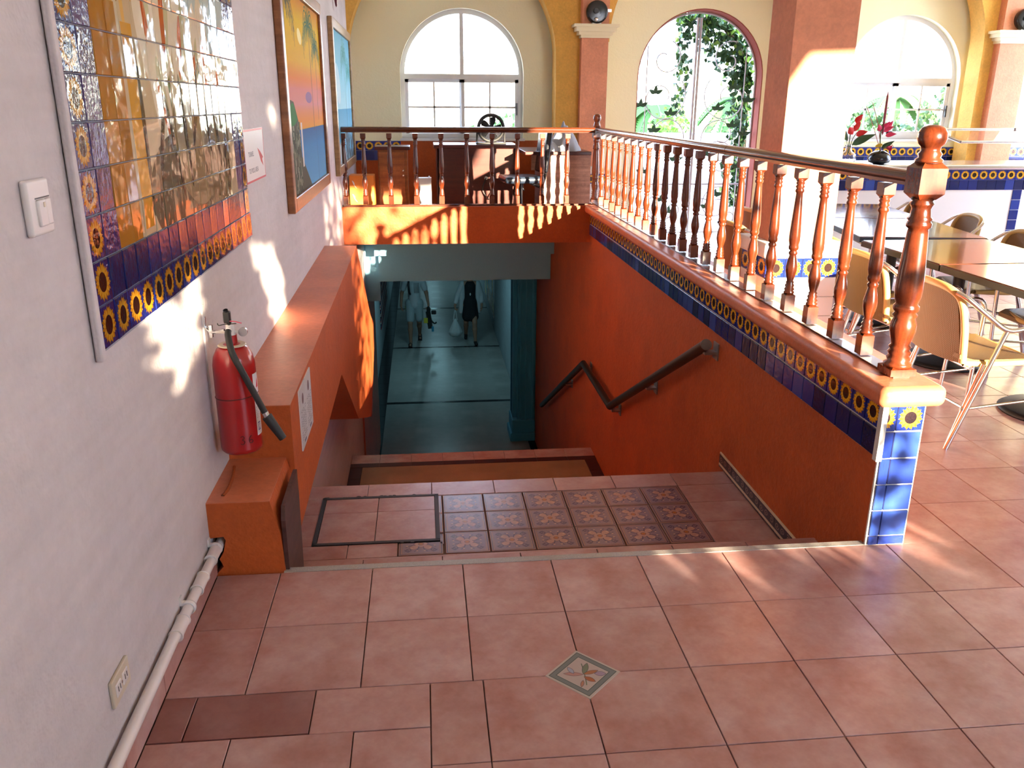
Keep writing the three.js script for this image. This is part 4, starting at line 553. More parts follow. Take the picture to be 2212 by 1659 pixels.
{ const t = thing('orange_carton', 'orange carton with white bird marks in the platform corner', 'box', [-0.64, YP, -9.35]); const oc = mesh('carton', rbox(-0.13, 0.13, 0, 0.48, -0.12, 0.12, 0.008), std(lin(0.8, 0.25, 0.03), 0.6), t);
  for (let k = 0; k < 3; k++) { const sh = new THREE.Shape(); const y = 0.1 + k * 0.14; sh.moveTo(-0.1, y + 0.05); sh.quadraticCurveTo(-0.07, y + 0.03, -0.075, y); sh.quadraticCurveTo(-0.06, y - 0.02, -0.05, y - 0.035); sh.quadraticCurveTo(-0.085, y - 0.01, -0.1, y + 0.05); mesh('mark', extr(sh, 0.12, 0.1215), M.white, oc); } }
// ---------------------------------------------------------------- bar
{
  const t = thing('bar_counter', 'long white bar counter with sunflower and blue tile bands and steel top', 'counter', [0, 0, -9.1]);
  mesh('body', box(4.3, XE - 0.01, 0, 0.96, -0.6, 0), M.white, t); mesh('counter_top', rbox(4.22, XE - 0.01, 0.96, 1.015, -0.68, 0.1, 0.02), M.steel, t);
  mesh('grout_bed', box(4.3, XE - 0.01, 0.735, 0.955, 0, 0.006), M.groutWall, t);
  const g = slab(0.106, 0.106, 0.007, 0.0012); for (let i = 0; i < 39; i++) for (const r of [0, 1]) { const m = mesh('tile', g, r ? M.blue[(rnd() * 5) | 0] : M.sunWall, t); m.position.set(4.355 + i * 0.1095, 0.898 - r * 0.109, 0.005); }
  for (const x of [4.36, 6.66, 8.2]) for (let r = 0; r < 6; r++) { const m = mesh('tile', g, M.blue[(rnd() * 3) | 0], t); m.position.set(x, 0.68 - r * 0.112, 0.001); }
}
{ const t = thing('sneeze_guard', 'steel tube sneeze guard frame over the bar', 'guard', [0, 1.015, -9.1]);
  mesh('frame', merge([bar([5.72, 0.36, -0.35], [8.5, 0.36, -0.35], 0.016), bar([5.9, 0.235, -0.02], [8.5, 0.235, -0.02], 0.016), bar([5.72, 0.36, -0.35], [5.9, 0.235, -0.02], 0.016), bar([8.5, 0.36, -0.35], [8.5, 0.235, -0.02], 0.016)]), M.steel, t); for (const x of [5.75, 7.2, 8.48]) mesh('post', bar([x, 0, -0.36], [x, 0.36, -0.35], 0.012), M.steel, t); mesh('clamp', bar([6.75, 0.34, -0.34], [6.75, 0.38, -0.34], 0.02), M.steel, t);
  mesh('glass', (() => { const g = box(5.9, 8.5, -0.002, 0.002, -0.185, 0.185); g.rotateX(0.36); g.translate(0, 0.297, -0.185); return g; })(), M.glass, t); }
function petalGeo(l, w, curl, seg = 6) { const pos = [], idx = []; for (let i = 0; i <= seg; i++) for (let j = -2; j <= 2; j++) { const t = i / seg, a = Math.sin(Math.PI * Math.pow(t, 0.8)) * w * (1 - 0.15 * t); pos.push(j / 2 * a, t * l, curl * t * t * l - Math.abs(j) * 0.12 * a); } for (let i = 0; i < seg; i++) for (let j = 0; j < 4; j++) { const a = i * 5 + j; idx.push(a, a + 1, a + 6, a, a + 6, a + 5); } const g = new THREE.BufferGeometry(); g.setAttribute('position', new THREE.Float32BufferAttribute(pos, 3)); g.setAttribute('uv', new THREE.Float32BufferAttribute(pos.filter((_, i) => i % 3 !== 2), 2)); g.setIndex(idx); g.computeVertexNormals(); return flat(g); }
M.flowerRed = std(lin(0.62, 0.02, 0.02), 0.4, { side: THREE.DoubleSide }); M.flowerPink = std(lin(0.6, 0.03, 0.1), 0.4, { side: THREE.DoubleSide }); M.flowerYellow = std(lin(0.8, 0.55, 0.04), 0.5, { side: THREE.DoubleSide }); M.clearGlass = phy(0xffffff, 0.02, { transmission: 1, thickness: 0.01, ior: 1.45 });
const place = (g, p, rx, ry, rz) => { g = g.clone(); g.applyMatrix4(new THREE.Matrix4().makeRotationFromEuler(new THREE.Euler(rx, ry, rz))); g.translate(...p); return g; };
{
  const t = thing('glass_flower_vase', 'round glass vase with red heliconia and a long leaf on the bar', 'vase', [4.66, 1.015, -9.2]);
  mesh('vase', lathe([[0.03, 0], [0.075, 0.01], [0.09, 0.05], [0.08, 0.1], [0.04, 0.135], [0.03, 0.17], [0.04, 0.2], [0.036, 0.2], [0.026, 0.17], [0.036, 0.133], [0.076, 0.1], [0.086, 0.05], [0.07, 0.014], [0, 0.012]], 28), M.clearGlass, t);
  mesh('stem', merge([tube([[0, 0.1, 0], [0, 0.3, 0], [0.02, 0.42, 0]], 0.005, 12, 6), tube([[0, 0.1, 0], [0.02, 0.25, 0.02], [0.06, 0.33, 0.02]], 0.004, 12, 6)]), M.leafDark, t);
  mesh('leaf', merge([place(petalGeo(0.26, 0.05, 0.2), [0.02, 0.2, 0.02], 0.2, 0, -1.05), place(petalGeo(0.2, 0.035, 0.2), [-0.02, 0.24, 0], -0.2, 0, 0.5)]), M.leafDark, t);
  for (const [p, r] of [[[0.04, 0.34, 0.01], -0.2], [[0.02, 0.31, 0.02], 0.7], [[0.05, 0.3, 0.03], -1.1], [[0.05, 0.42, 0], -0.3]]) mesh('bract', place(petalGeo(0.12, 0.04, 0.35), p, 0.2, 0, r), M.flowerRed, t);
  mesh('grass_blade', merge([...Array(9)].map((_, k) => tube([[-0.01, 0.18, 0], [-0.04 - k * 0.006, 0.3, 0.01 * k - 0.04], [-0.07 - k * 0.012, 0.36 + 0.01 * (k % 4), 0.015 * k - 0.06]], 0.0018, 8, 4))), M.leaf, t);
}
{
  const t = thing('flower_arrangement', 'dark bowl with tall red ginger spike, roses and thin twigs on the bar', 'flowers', [5.0, 1.015, -9.15]);
  mesh('bowl', lathe([[0.05, 0], [0.11, 0.02], [0.125, 0.06], [0.1, 0.11], [0.05, 0.14], [0, 0.145]], 28), M.blackGloss, t);
  mesh('stem', merge([tube([[0, 0.12, 0], [-0.02, 0.3, 0], [-0.02, 0.42, 0]], 0.006, 12, 6)]), M.leafDark, t); mesh('spike', lathe([[0, 0.3], [0.012, 0.33], [0.014, 0.55], [0.012, 0.7], [0, 0.78]], 12), std(lin(0.22, 0.02, 0.035), 0.5), t);
  mesh('twig', merge([tube([[0, 0.14, 0], [-0.1, 0.36, 0], [-0.22, 0.6, 0]], 0.0035, 12, 5), tube([[0.01, 0.14, 0], [-0.06, 0.4, 0], [-0.17, 0.64, 0.02]], 0.0035, 12, 5), tube([[0.02, 0.13, 0], [0.1, 0.22, 0], [0.15, 0.18, 0]], 0.003, 10, 5)]), std(lin(0.35, 0.08, 0.06), 0.6), t);
  for (const [p, r] of [[[0.0, 0.34, 0.02], -0.9], [[0.0, 0.36, 0.0], -0.4], [[0.02, 0.3, 0.03], -1.3], [[-0.02, 0.34, 0], 0.6], [[0.05, 0.36, 0], -0.2]]) mesh('bract', place(petalGeo(0.11, 0.03, 0.3), p, 0.25, 0, r), M.flowerPink, t);
  const rose = []; for (let k = 0; k < 12; k++) rose.push(place(petalGeo(0.055, 0.035, 0.5), [0.065, 0.15, 0.05], 0.5 + (k % 3) * 0.25, k * 2.1, 0)); mesh('rose', merge(rose), M.flowerPink, t);
  const sf = []; for (let k = 0; k < 12; k++) sf.push(place(petalGeo(0.045, 0.014, 0.1), [-0.055, 0.2, 0.06], 0.9, 0, k / 12 * 6.283)); mesh('yellow_flower', merge(sf), M.flowerYellow, t);
  mesh('leaf', merge([place(petalGeo(0.14, 0.03, 0.3), [0.02, 0.16, 0], 0, 0, -0.9), place(petalGeo(0.12, 0.03, 0.3), [0.0, 0.16, 0.03], 0.5, 0, -0.4)]), M.leafDark, t);
}
// ---------------------------------------------------------------- tables and chairs
function table(x, z, w, d, turn, label) {
  const t = thing('dining_table', label, 'table', [x, 0, z], turn, 'dining tables pushed together');
  mesh('table_top', rbox(-w / 2, w / 2, 0.712, 0.742, -d / 2, d / 2, 0.006), M.tableTop, t); mesh('edge_band', merge([box(-w / 2 - 0.004, w / 2 + 0.004, 0.7, 0.735, d / 2, d / 2 + 0.004), box(-w / 2 - 0.004, w / 2 + 0.004, 0.7, 0.735, -d / 2 - 0.004, -d / 2), box(-w / 2 - 0.004, -w / 2, 0.7, 0.735, -d / 2, d / 2), box(w / 2, w / 2 + 0.004, 0.7, 0.735, -d / 2, d / 2)]), M.black, t);
  mesh('spider', merge([box(-0.28, 0.28, 0.69, 0.712, -0.03, 0.03), box(-0.03, 0.03, 0.69, 0.712, -0.28, 0.28)]), M.black, t); mesh('column', bar([0, 0.03, 0], [0, 0.69, 0], 0.038, 16), M.black, t); mesh('base', lathe([[0, 0], [0.27, 0], [0.275, 0.012], [0.25, 0.028], [0.12, 0.05], [0.045, 0.075], [0, 0.075]], 36), M.black, t);
}
table(3.46, -4.1, 0.9, 1.08, 0, 'nearest dark wood table, its corner beside the near wicker chair');
table(3.46, -5.12, 0.9, 0.92, 0, 'second dark wood table joined to the nearest one');
table(3.6, -6.2, 0.88, 1.06, -0.16, 'third dark wood table with a black near edge and bright sky reflection');
table(3.78, -7.27, 0.88, 1.06, -0.16, 'farthest dark wood table of the row towards the bar');
const chair0 = (() => {
  const t = thing('wicker_armchair', '', 'chair', [0, 0, 0], 0, 'aluminium and wicker armchairs');
  const R = 0.0125;
  for (const s of [-1, 1]) {
    mesh('arm_and_front_leg', tube([[-0.235, 0.775, s * 0.2], [-0.2, 0.75, s * 0.245], [-0.1, 0.67, s * 0.275], [0, 0.605, s * 0.285], [0.1, 0.612, s * 0.285], [0.2, 0.63, s * 0.28], [0.255, 0.6, s * 0.275], [0.262, 0.5, s * 0.27], [0.25, 0.25, s * 0.265], [0.24, 0.0, s * 0.26]], R, 60, 10), M.chrome, t);
    mesh('rear_leg', merge([bar([0.0, 0.6, s * 0.283], [-0.215, 0, s * 0.29], R, 10), bar([-0.075, 0.43, s * 0.262], [-0.195, 0.0, s * 0.264], R, 10)]), M.chrome, t);
    mesh('side_rail', bar([-0.16, 0.2, s * 0.268], [0.25, 0.24, s * 0.262], 0.008, 8), M.chrome, t);
  }
  mesh('cross_bar', merge([bar([-0.15, 0.21, -0.268], [-0.15, 0.21, 0.268], 0.008, 8), bar([0.24, 0.41, -0.265], [0.24, 0.41, 0.265], 0.01, 8), bar([-0.14, 0.41, -0.262], [-0.14, 0.41, 0.262], 0.01, 8)]), M.chrome, t);
  const seat = new THREE.BoxGeometry(0.44, 0.022, 0.48, 12, 1, 10), p = seat.attributes.position; for (let i = 0; i < p.count; i++) { const x = p.getX(i), z = p.getZ(i); p.setY(i, p.getY(i) - 0.02 * (1 - (z / 0.24) ** 2) * (1 - (x / 0.24) ** 2) + (x < -0.12 ? (x + 0.12) ** 2 * 3 : 0) - (x > 0.17 ? (x - 0.17) ** 2 * 8 : 0)); } seat.computeVertexNormals(); seat.translate(0.03, 0.435, 0); mesh('seat', uvm(seat), M.cane, t);
  const back = new THREE.BoxGeometry(0.02, 0.36, 0.44, 1, 10, 12), b = back.attributes.position; for (let i = 0; i < b.count; i++) { const y = b.getY(i), z = b.getZ(i), n = (y + 0.18) / 0.36; b.setXYZ(i, b.getX(i) - 0.05 * n + 0.05 * (z / 0.24) ** 2, y - 0.05 * n * (z / 0.22) ** 4, z * (1 - 0.1 * n * n)); } back.computeVertexNormals(); back.translate(-0.205, 0.605, 0); mesh('backrest', uvm(back), M.cane, t);
  mesh('wrapped_rim', merge([tube([[-0.165, 0.43, -0.232], [-0.18, 0.6, -0.225], [-0.205, 0.73, -0.205], [-0.238, 0.782, -0.15], [-0.255, 0.795, 0], [-0.238, 0.782, 0.15], [-0.205, 0.73, 0.205], [-0.18, 0.6, 0.225], [-0.165, 0.43, 0.232]], 0.0185, 60, 10), tube([[-0.165, 0.43, -0.235], [0.0, 0.425, -0.243], [0.2, 0.43, -0.24]], 0.015, 20, 8), tube([[-0.165, 0.43, 0.235], [0.0, 0.425, 0.243], [0.2, 0.43, 0.24]], 0.015, 20, 8), tube([[0.2, 0.43, -0.24], [0.245, 0.418, 0], [0.2, 0.43, 0.24]], 0.015, 20, 8)]), M.caneBand, t);
  return t;
})();
const chairSpots = [[2.77, -3.95, 0, 'nearest wicker armchair, its back and chrome leg beside the tiled wall end'], [2.82, -4.8, 0.06, 'wicker armchair seen through the balusters, second from the tiled wall end'], [2.9, -5.45, 0.1, 'wicker armchair just right of the big pillar base'], [2.5, -6.15, 0.15, 'wicker armchair just left of the big pillar, sunlit rim'], [2.95, -6.95, 0.1, 'wicker armchair half hidden behind the left side of the big pillar'], [3.75, -4.5, Math.PI, 'wicker armchair tucked under the nearest table at the right edge'], [3.92, -5.5, Math.PI - 0.1, 'wicker armchair across the second table at the right edge'], [4.12, -6.45, Math.PI - 0.16, 'wicker armchair with rounded back across the third table'], [4.28, -7.45, Math.PI - 0.16, 'farthest wicker armchair behind the big newel post, by the bar']];
chairSpots.forEach(([x, z, a, label], i) => { const c = i ? copy(chair0, label, [x, 0, z], a) : chair0; if (!i) { c.position.set(x, 0, z); c.rotation.y = a; c.userData.label = label; } });

// ---------------------------------------------------------------- wrought-iron gate in the far doorway
{
  const t = thing('wrought_iron_gate', 'pale wrought-iron gate with scrolls and leaves in the arched doorway', 'gate', [3.38, 0, ZF - 0.18]);
  const spiral = (cx, cy, r0, r1, a0, turns, dir = 1) => { const p = []; for (let k = 0; k <= 40; k++) { const u = k / 40, a = a0 + dir * u * turns * Math.PI * 2, r = r0 + (r1 - r0) * u; p.push([cx + Math.cos(a) * r, cy + Math.sin(a) * r, 0]); } return tube(p, 0.007, 60, 6); };
  for (const s of [-1, 1]) {
    const top = []; for (let k = 0; k <= 14; k++) { const a = k / 14 * Math.PI / 2; top.push([s * 0.755 * Math.cos(a), 1.93 + 0.745 * Math.sin(a), 0]); }
    mesh('gate_frame', merge([tube(top, 0.012, 30, 6), bar([s * 0.755, 0.03, 0], [s * 0.755, 1.93, 0], 0.012, 6), bar([s * 0.02, 0.03, 0], [s * 0.02, 2.62, 0], 0.016, 6), bar([s * 0.02, 0.05, 0], [s * 0.755, 0.05, 0], 0.012, 6), bar([s * 0.02, 0.66, 0], [s * 0.755, 0.66, 0], 0.012, 6), bar([s * 0.62, 0.05, 0], [s * 0.62, 2.3, 0], 0.007, 6)]), M.gate, t);
    mesh('scroll', merge([spiral(s * 0.42, 1.7, 0.32, 0.08, s > 0 ? 2.4 : 0.7, 1.15, s), spiral(s * 0.36, 1.25, 0.3, 0.06, -1.4, 1.1, -s), spiral(s * 0.38, 0.95, 0.28, 0.07, s > 0 ? 3 : 0.1, 1.0, -s), spiral(s * 0.4, 2.15, 0.22, 0.05, 1.2, 1.0, s), spiral(s * 0.38, 0.4, 0.25, 0.06, 0.5, 1.2, s), spiral(s * 0.2, 0.35, 0.14, 0.04, 2.5, 1.1, -s), spiral(s * 0.55, 0.25, 0.12, 0.03, 2.5, 1.1, s)]), M.gate, t);
    for (let k = 0; k < 9; k++) { const g = petalGeo(0.1, 0.028, 0.3, 4); mesh('iron_leaf', merge([place(g, [0, 0, 0], 0, 0, 0), place(g, [0, 0, 0], 0, 0, 1.1), place(g, [0, 0, 0], 0, 0, -1.1)]), M.gateLeaf, t).position.set(s * [0.68, 0.5, 0.3, 0.66, 0.2, 0.5, 0.62, 0.35, 0.25][k], [1.6, 1.75, 1.5, 1.2, 0.95, 1.3, 0.8, 0.45, 0.3][k] + (s > 0 ? 0.06 : 0), 0.01); }
  }
}
// ---------------------------------------------------------------- planting
const leafGeo = (() => { const g = new THREE.BufferGeometry(); g.setAttribute('position', new THREE.Float32BufferAttribute([0, 0, 0, 0.5, 0.45, 0.12, 0, 1, -0.1, 0, 0, 0, 0, 1, -0.1, -0.5, 0.45, 0.12], 3)); g.setAttribute('uv', new THREE.Float32BufferAttribute([0.5, 0, 1, 0.5, 0.5, 1, 0.5, 0, 0.5, 1, 0, 0.5], 2)); g.computeVertexNormals(); return g; })();
const bladeGeo = (() => { const g = leafGeo.clone(); g.scale(0.16, 1, 1); return g; })();
function leaves(name, pts, size, mat, parent, geo = leafGeo) { const m = new THREE.InstancedMesh(geo, mat, pts.length), o = new THREE.Object3D(); pts.forEach((p, i) => { o.position.set(p[0], p[1], p[2]); o.rotation.set(rr(-1.4, 1.4), rr(0, 6.28), rr(-3.1, 3.1)); const s = size * rr(0.6, 1.3); o.scale.set(s, s, s); o.updateMatrix(); m.setMatrixAt(i, o.matrix); }); m.name = name; m.userData.kind = 'stuff'; parent.add(m); return m; }
{ // climber round the doorway
  const t = thing('climbing_vine', 'leafy green vine climbing over the top and right of the arched doorway', 'vine', [3.38, 0, ZF - 0.42]);
  const P = [], L = []; for (let k = 0; k < 1500; k++) { const u = rnd(); let x, y; if (u < 0.55) { const a = rr(-0.1, 1.85), r = 0.78 - Math.abs(rr(0, 1) * rr(0, 1)) * (0.5 - 0.12 * Math.abs(a - 0.9)); x = Math.cos(a) * r; y = 1.93 + Math.sin(a) * r; } else if (u < 0.92) { x = 0.76 - Math.abs(rr(0, 1) * rr(0, 1)) * 0.26; y = rr(0.35, 2.0); } else { x = rr(-0.08, 0.06) - 0.1; y = rr(1.5, 2.5); } (rnd() < 0.75 ? P : L).push([x, y, rr(-0.12, 0.08)]); }
  leaves('foliage', P, 0.085, M.leafDark, t); leaves('young_foliage', L, 0.08, M.leafLight, t);
  mesh('stem', merge([tube([[0.8, 0, 0], [0.76, 0.8, 0], [0.78, 1.6, 0], [0.62, 2.3, 0], [0.2, 2.62, 0], [-0.1, 2.6, 0]], 0.014, 40, 6), tube([[0.74, 0, 0.04], [0.8, 1, 0], [0.7, 2.1, 0.03], [0.4, 2.5, 0]], 0.01, 40, 6)]), M.bark, t);
}
function bush(x, z, w, h, d, n, label, mat = M.leaf, y = 0, size = 0.12) { const t = thing('garden_bush', label, 'bush', [x, y, z], 0, 'bushes outside the far wall'), P = []; for (let k = 0; k < n; k++) { const a = rnd() * 6.283, b = Math.acos(rr(0, 1)), r = Math.pow(rnd(), 0.3); P.push([Math.cos(a) * Math.sin(b) * w * r, Math.cos(b) * h * r + 0.1, Math.sin(a) * Math.sin(b) * d * r]); } leaves('foliage', P, size, mat, t); mesh('stem', merge([bar([0, 0, 0], [0.05, h * 0.6, 0], 0.03, 6), bar([0, 0, 0], [-w * 0.4, h * 0.5, 0], 0.02, 6), bar([0, 0, 0], [w * 0.4, h * 0.5, 0.05], 0.02, 6)]), M.bark, t); }
function palmTree(x, z, h, r, label) { const t = thing('palm_tree', label, 'palm', [x, z > -16.4 ? -0.06 : 0, z], rnd() * 6, 'palms outside'); mesh('trunk', tube([[0, 0, 0], [0.06, h * 0.5, 0], [0.02, h, 0]], 0.1, 14, 8), M.bark, t);
  for (let k = 0; k < 11; k++) { const a = k / 11 * 6.283, up = rr(0.2, 0.9), g = [], rib = []; for (let q = 0; q <= 22; q++) { const u = q / 22, d = r * u, y = h + r * (up * u - 1.15 * u * u); rib.push([Math.cos(a) * d, y, Math.sin(a) * d]); if (q > 1) for (const s of [-1, 1]) { const b = bladeGeo.clone(); b.scale(0.2, r * 0.36 * (1 - 0.5 * u), 1); b.rotateX(Math.PI / 2 + 0.4); b.rotateY(-a + Math.PI / 2 + s * 1.0 + Math.PI); b.translate(Math.cos(a) * d, y, Math.sin(a) * d); g.push(b); } } mesh('frond', merge([...g, tube(rib, 0.012, 12, 4)]), M.leaf, t); } }
struct('ground', merge([box(-40, 40, -0.4, -0.06, -60, -12.65), box(-40, -1.2, -0.4, -0.06, -12.65, ZF - 0.25), box(1.9, 40, -0.4, -0.06, -12.65, ZF - 0.25), box(-1.2, 1.9, -0.3, -0.06, -12.65, -11.4), box(XE + 0.25, 40, -0.4, -0.06, ZF - 0.25, 40), box(-40, XE + 0.25, -0.4, -0.06, ZK + 0.2, 40)]), M.paving, 'pale paving outside');
{ const w = one('garden_wall', merge([box(-8, 2.1, -0.1, 1.05, -16.3, -16.1), box(2.9, 14, -0.1, 1.12, -16.3, -16.1), box(-8, 14, -0.1, 0.12, -13.1, -13.0)]), std(lin(0.78, 0.68, 0.64), 0.8), 'low pale garden wall outside the windows', 'wall'); }
one('garden_lawn', box(-12, 16, -0.06, 0.0, -40, -16.4), std(lin(0.16, 0.3, 0.06), 0.9), 'bright green lawn beyond the garden wall', 'lawn');
bush(1.7, -17.2, 1.1, 1.35, 0.5, 900, 'green hedge bush seen low in the platform window'); bush(5.0, -17.4, 0.7, 1.5, 0.5, 800, 'bush behind the garden wall, left half of the doorway', M.leafLight); bush(6.6, -17.3, 0.6, 1.55, 0.5, 800, 'bush behind the garden wall, right half of the doorway', M.leaf); bush(9.2, -17.3, 1.2, 1.45, 0.5, 900, 'dark bush outside the left of the bar window', M.leafDark); bush(10.6, -16.9, 0.9, 1.9, 0.5, 900, 'tall dark shrub outside the right of the bar window', M.leafDark);
palmTree(5.2, -19.5, 1.5, 0.9, 'small palm outside the left half of the doorway'); palmTree(7.0, -19, 1.7, 0.9, 'palm outside the right half of the doorway'); palmTree(8.6, -14.4, 0.7, 0.7, 'dark palm close outside the bar window'); palmTree(11.2, -20, 1.7, 1.0, 'palm at the right of the bar window');
{ const t = thing('garden_house', 'white house wall with a blue roof edge beyond the garden', 'house', [6, 0, -34]); mesh('walls', box(-16, 14, 0, 3.2, -1, 0), M.white, t); mesh('roof', prism([[-16.5, 3.2], [14.5, 3.2], [13, 4.2], [-15, 4.2]], -2, 0.6), std(lin(0.3, 0.42, 0.6), 0.7), t); for (let k = 0; k < 6; k++) mesh('window', box(-14 + k * 4.6, -12.6 + k * 4.6, 0.9, 2.2, 0, 0.05), M.glass, t); }
{ const t = thing('garden_lantern', 'small yellow lantern on a post outside the bar window', 'lantern', [8.95, -0.06, -13.2]); mesh('post', bar([0, 0, 0], [0, 1.5, 0], 0.03, 8), M.black, t); mesh('lamp', new THREE.CylinderGeometry(0.1, 0.07, 0.22, 6).translate(0, 1.62, 0), std(lin(0.8, 0.7, 0.3), 0.4), t); mesh('roof', new THREE.ConeGeometry(0.14, 0.1, 6).translate(0, 1.78, 0), M.black, t); }
{ // creepers hanging in the garden openings behind the viewer; they dapple the low sun
  seed = 424242; const D = [0.385, 0.19];
  const inPoly = (p, x, y) => { let c = false; for (let i = 0, j = p.length - 1; i < p.length; j = i++) if ((p[i][1] > y) !== (p[j][1] > y) && x < (p[j][0] - p[i][0]) * (y - p[i][1]) / (p[j][1] - p[i][1]) + p[i][0]) c = !c; return c; };
  // clear gaps between the leaves, given where their light lands on the left wall (z, y)
  const gaps = [[[-3.12, 1.06], [-2.92, 1.05], [-2.72, 0.93], [-2.5, 0.79], [-2.68, 0.76], [-2.86, 0.82], [-3.0, 0.92]], [[-2.56, 1.08], [-2.3, 1.1], [-2.36, 1.0], [-2.45, 0.95]], [[-3.95, 1.0], [-4.65, 0.9], [-4.95, 0.42], [-4.4, 0.46], [-4.15, 0.75]], [[-4.78, 1.84], [-5.1, 1.8], [-5.2, 1.7], [-4.98, 1.5], [-4.82, 1.56]], [[-4.35, 1.88], [-4.5, 1.88], [-4.48, 1.76]]];
  const t = thing('window_creeper', 'dense creeper over the garden window behind the viewer', 'creeper', [0, 0, 0]), P = [];
  const land = (x, y, z) => { const u = (x - XL) / D[0]; return [z - u, y - D[1] * u]; };
  for (let k = 0; k < 15000; k++) { const x = rr(0.55, 2.45), y = rr(0.45, 3.3), z = ZK + rr(0.22, 0.42); let hit = false; gaps.forEach((g, i) => { const R = [0.075, 0.06, 0.04, 0.06, 0.04][i]; for (let q = 0; q < 9 && !hit; q++) { const w = land(x + (q ? R * Math.cos(q * 0.785) : 0), y + (q ? R * Math.sin(q * 0.785) : 0), z); if (inPoly(g, w[0], w[1])) hit = true; } }); if (hit) continue; const fz = z - y / D[1], fx = x - D[0] * (z - fz); if (y < 1.0 && Math.sin(fx * 9 + 1) * Math.sin(fz * 5 + 0.6) > 0.86) continue; P.push([x, y, z]); }
  for (let k = 0; k < 140; k++) P.push([rr(1.1, 1.5), rr(0.95, 1.35), ZK + rr(0.22, 0.42)]);
  leaves('foliage', P, 0.12, M.leaf, t); mesh('stem', merge([0.6, 1.3, 2.3].map(x => tube([[x, 0, ZK + 0.3], [x + 0.1, 1, ZK + 0.33], [x - 0.05, 2, ZK + 0.3], [x + 0.1, 3.1, ZK + 0.32]], 0.012, 20, 6))), M.bark, t);
  const u = thing('garden_creeper', 'looser creeper at the left of the wide garden opening', 'creeper', [0, 0, 0]), Q = [];
  for (let k = 0; k < 3600; k++) { const x = rr(2.6, 4.5), y = rr(0.45, 3.1), z = ZK + rr(0.22, 0.5); const keep = x < 3.12 ? 1 : y > 2.15 ? (x < 3.6 ? 1 : x < 4.05 ? 0.3 : 0.2) : x < 3.66 ? 0.12 : 0.42; const v = Math.sin(x * 7.3 + y * 3.1) * Math.sin(y * 5.7 - x * 2.2); if (rnd() < keep && (v < 0.5 || x < 3.12 || (y > 2.15 && x < 3.6 && v < 0.85))) Q.push([x, y, z]); }
  for (let k = 0; k < 8000; k++) { const x = rr(2.7, 5.95); Q.push([x, rr(0.45, x < 4.1 ? 0.95 : 1.3), ZK + rr(0.22, 0.5)]); }
  leaves('foliage', Q, 0.1, M.leaf, u); mesh('stem', merge([2.7, 3.4, 4.2].map(x => tube([[x, 0, ZK + 0.35], [x + 0.1, 1, ZK + 0.33], [x - 0.05, 2, ZK + 0.3], [x + 0.1, 2.9, ZK + 0.32]], 0.012, 20, 6))), M.bark, u);
}
// ---------------------------------------------------------------- tunnel fittings
for (const [z, i] of [[-16.0, 0], [-24.5, 1], [-33, 2]]) {
  const t = thing('tunnel_lamp', ['nearest', 'middle', 'farthest'][i] + ' bluish strip lamp on the tunnel ceiling', 'lamp', [0.3, -0.802, z]);
  mesh('housing', box(-0.08, 0.08, -0.05, 0, -0.6, 0.6), M.white, t); mesh('tube', box(-0.03, 0.03, -0.075, -0.05, -0.57, 0.57), new THREE.MeshStandardMaterial({ color: 0xffffff, emissive: lin(0.5, 0.85, 1), emissiveIntensity: 1.5 }), t);
  const l = new THREE.RectAreaLight(lin(0.42, 0.85, 1.0), 48, 0.06, 1.14); l.position.set(0, -0.078, 0); l.rotation.x = -Math.PI / 2; t.add(l);
}
{ const t = thing('hanging_textile', 'striped dark woven textile hanging on the left tunnel wall', 'textile', [-0.965, -2.95, -17.6]); mesh('cloth', box(0, 0.012, 0, 1.7, -3.2, 0), std(0xffffff, 0.9, { map: T.textile }), t); mesh('rod', bar([0.008, 1.72, -3.25], [0.008, 1.72, 0.05], 0.012, 8), M.board, t); }
{ const t = thing('wall_poster', 'bright blue poster on the right tunnel wall', 'poster', [1.598, -3.2, -22.4], -Math.PI / 2); mesh('panel', box(0, 3.0, 0, 1.7, 0, 0.012), M.white, t); const p = new THREE.PlaneGeometry(2.96, 1.66); p.translate(1.5, 0.85, 0.0135); mesh('print', p, phy(0xffffff, 0.25, { map: T.poster }), t); }
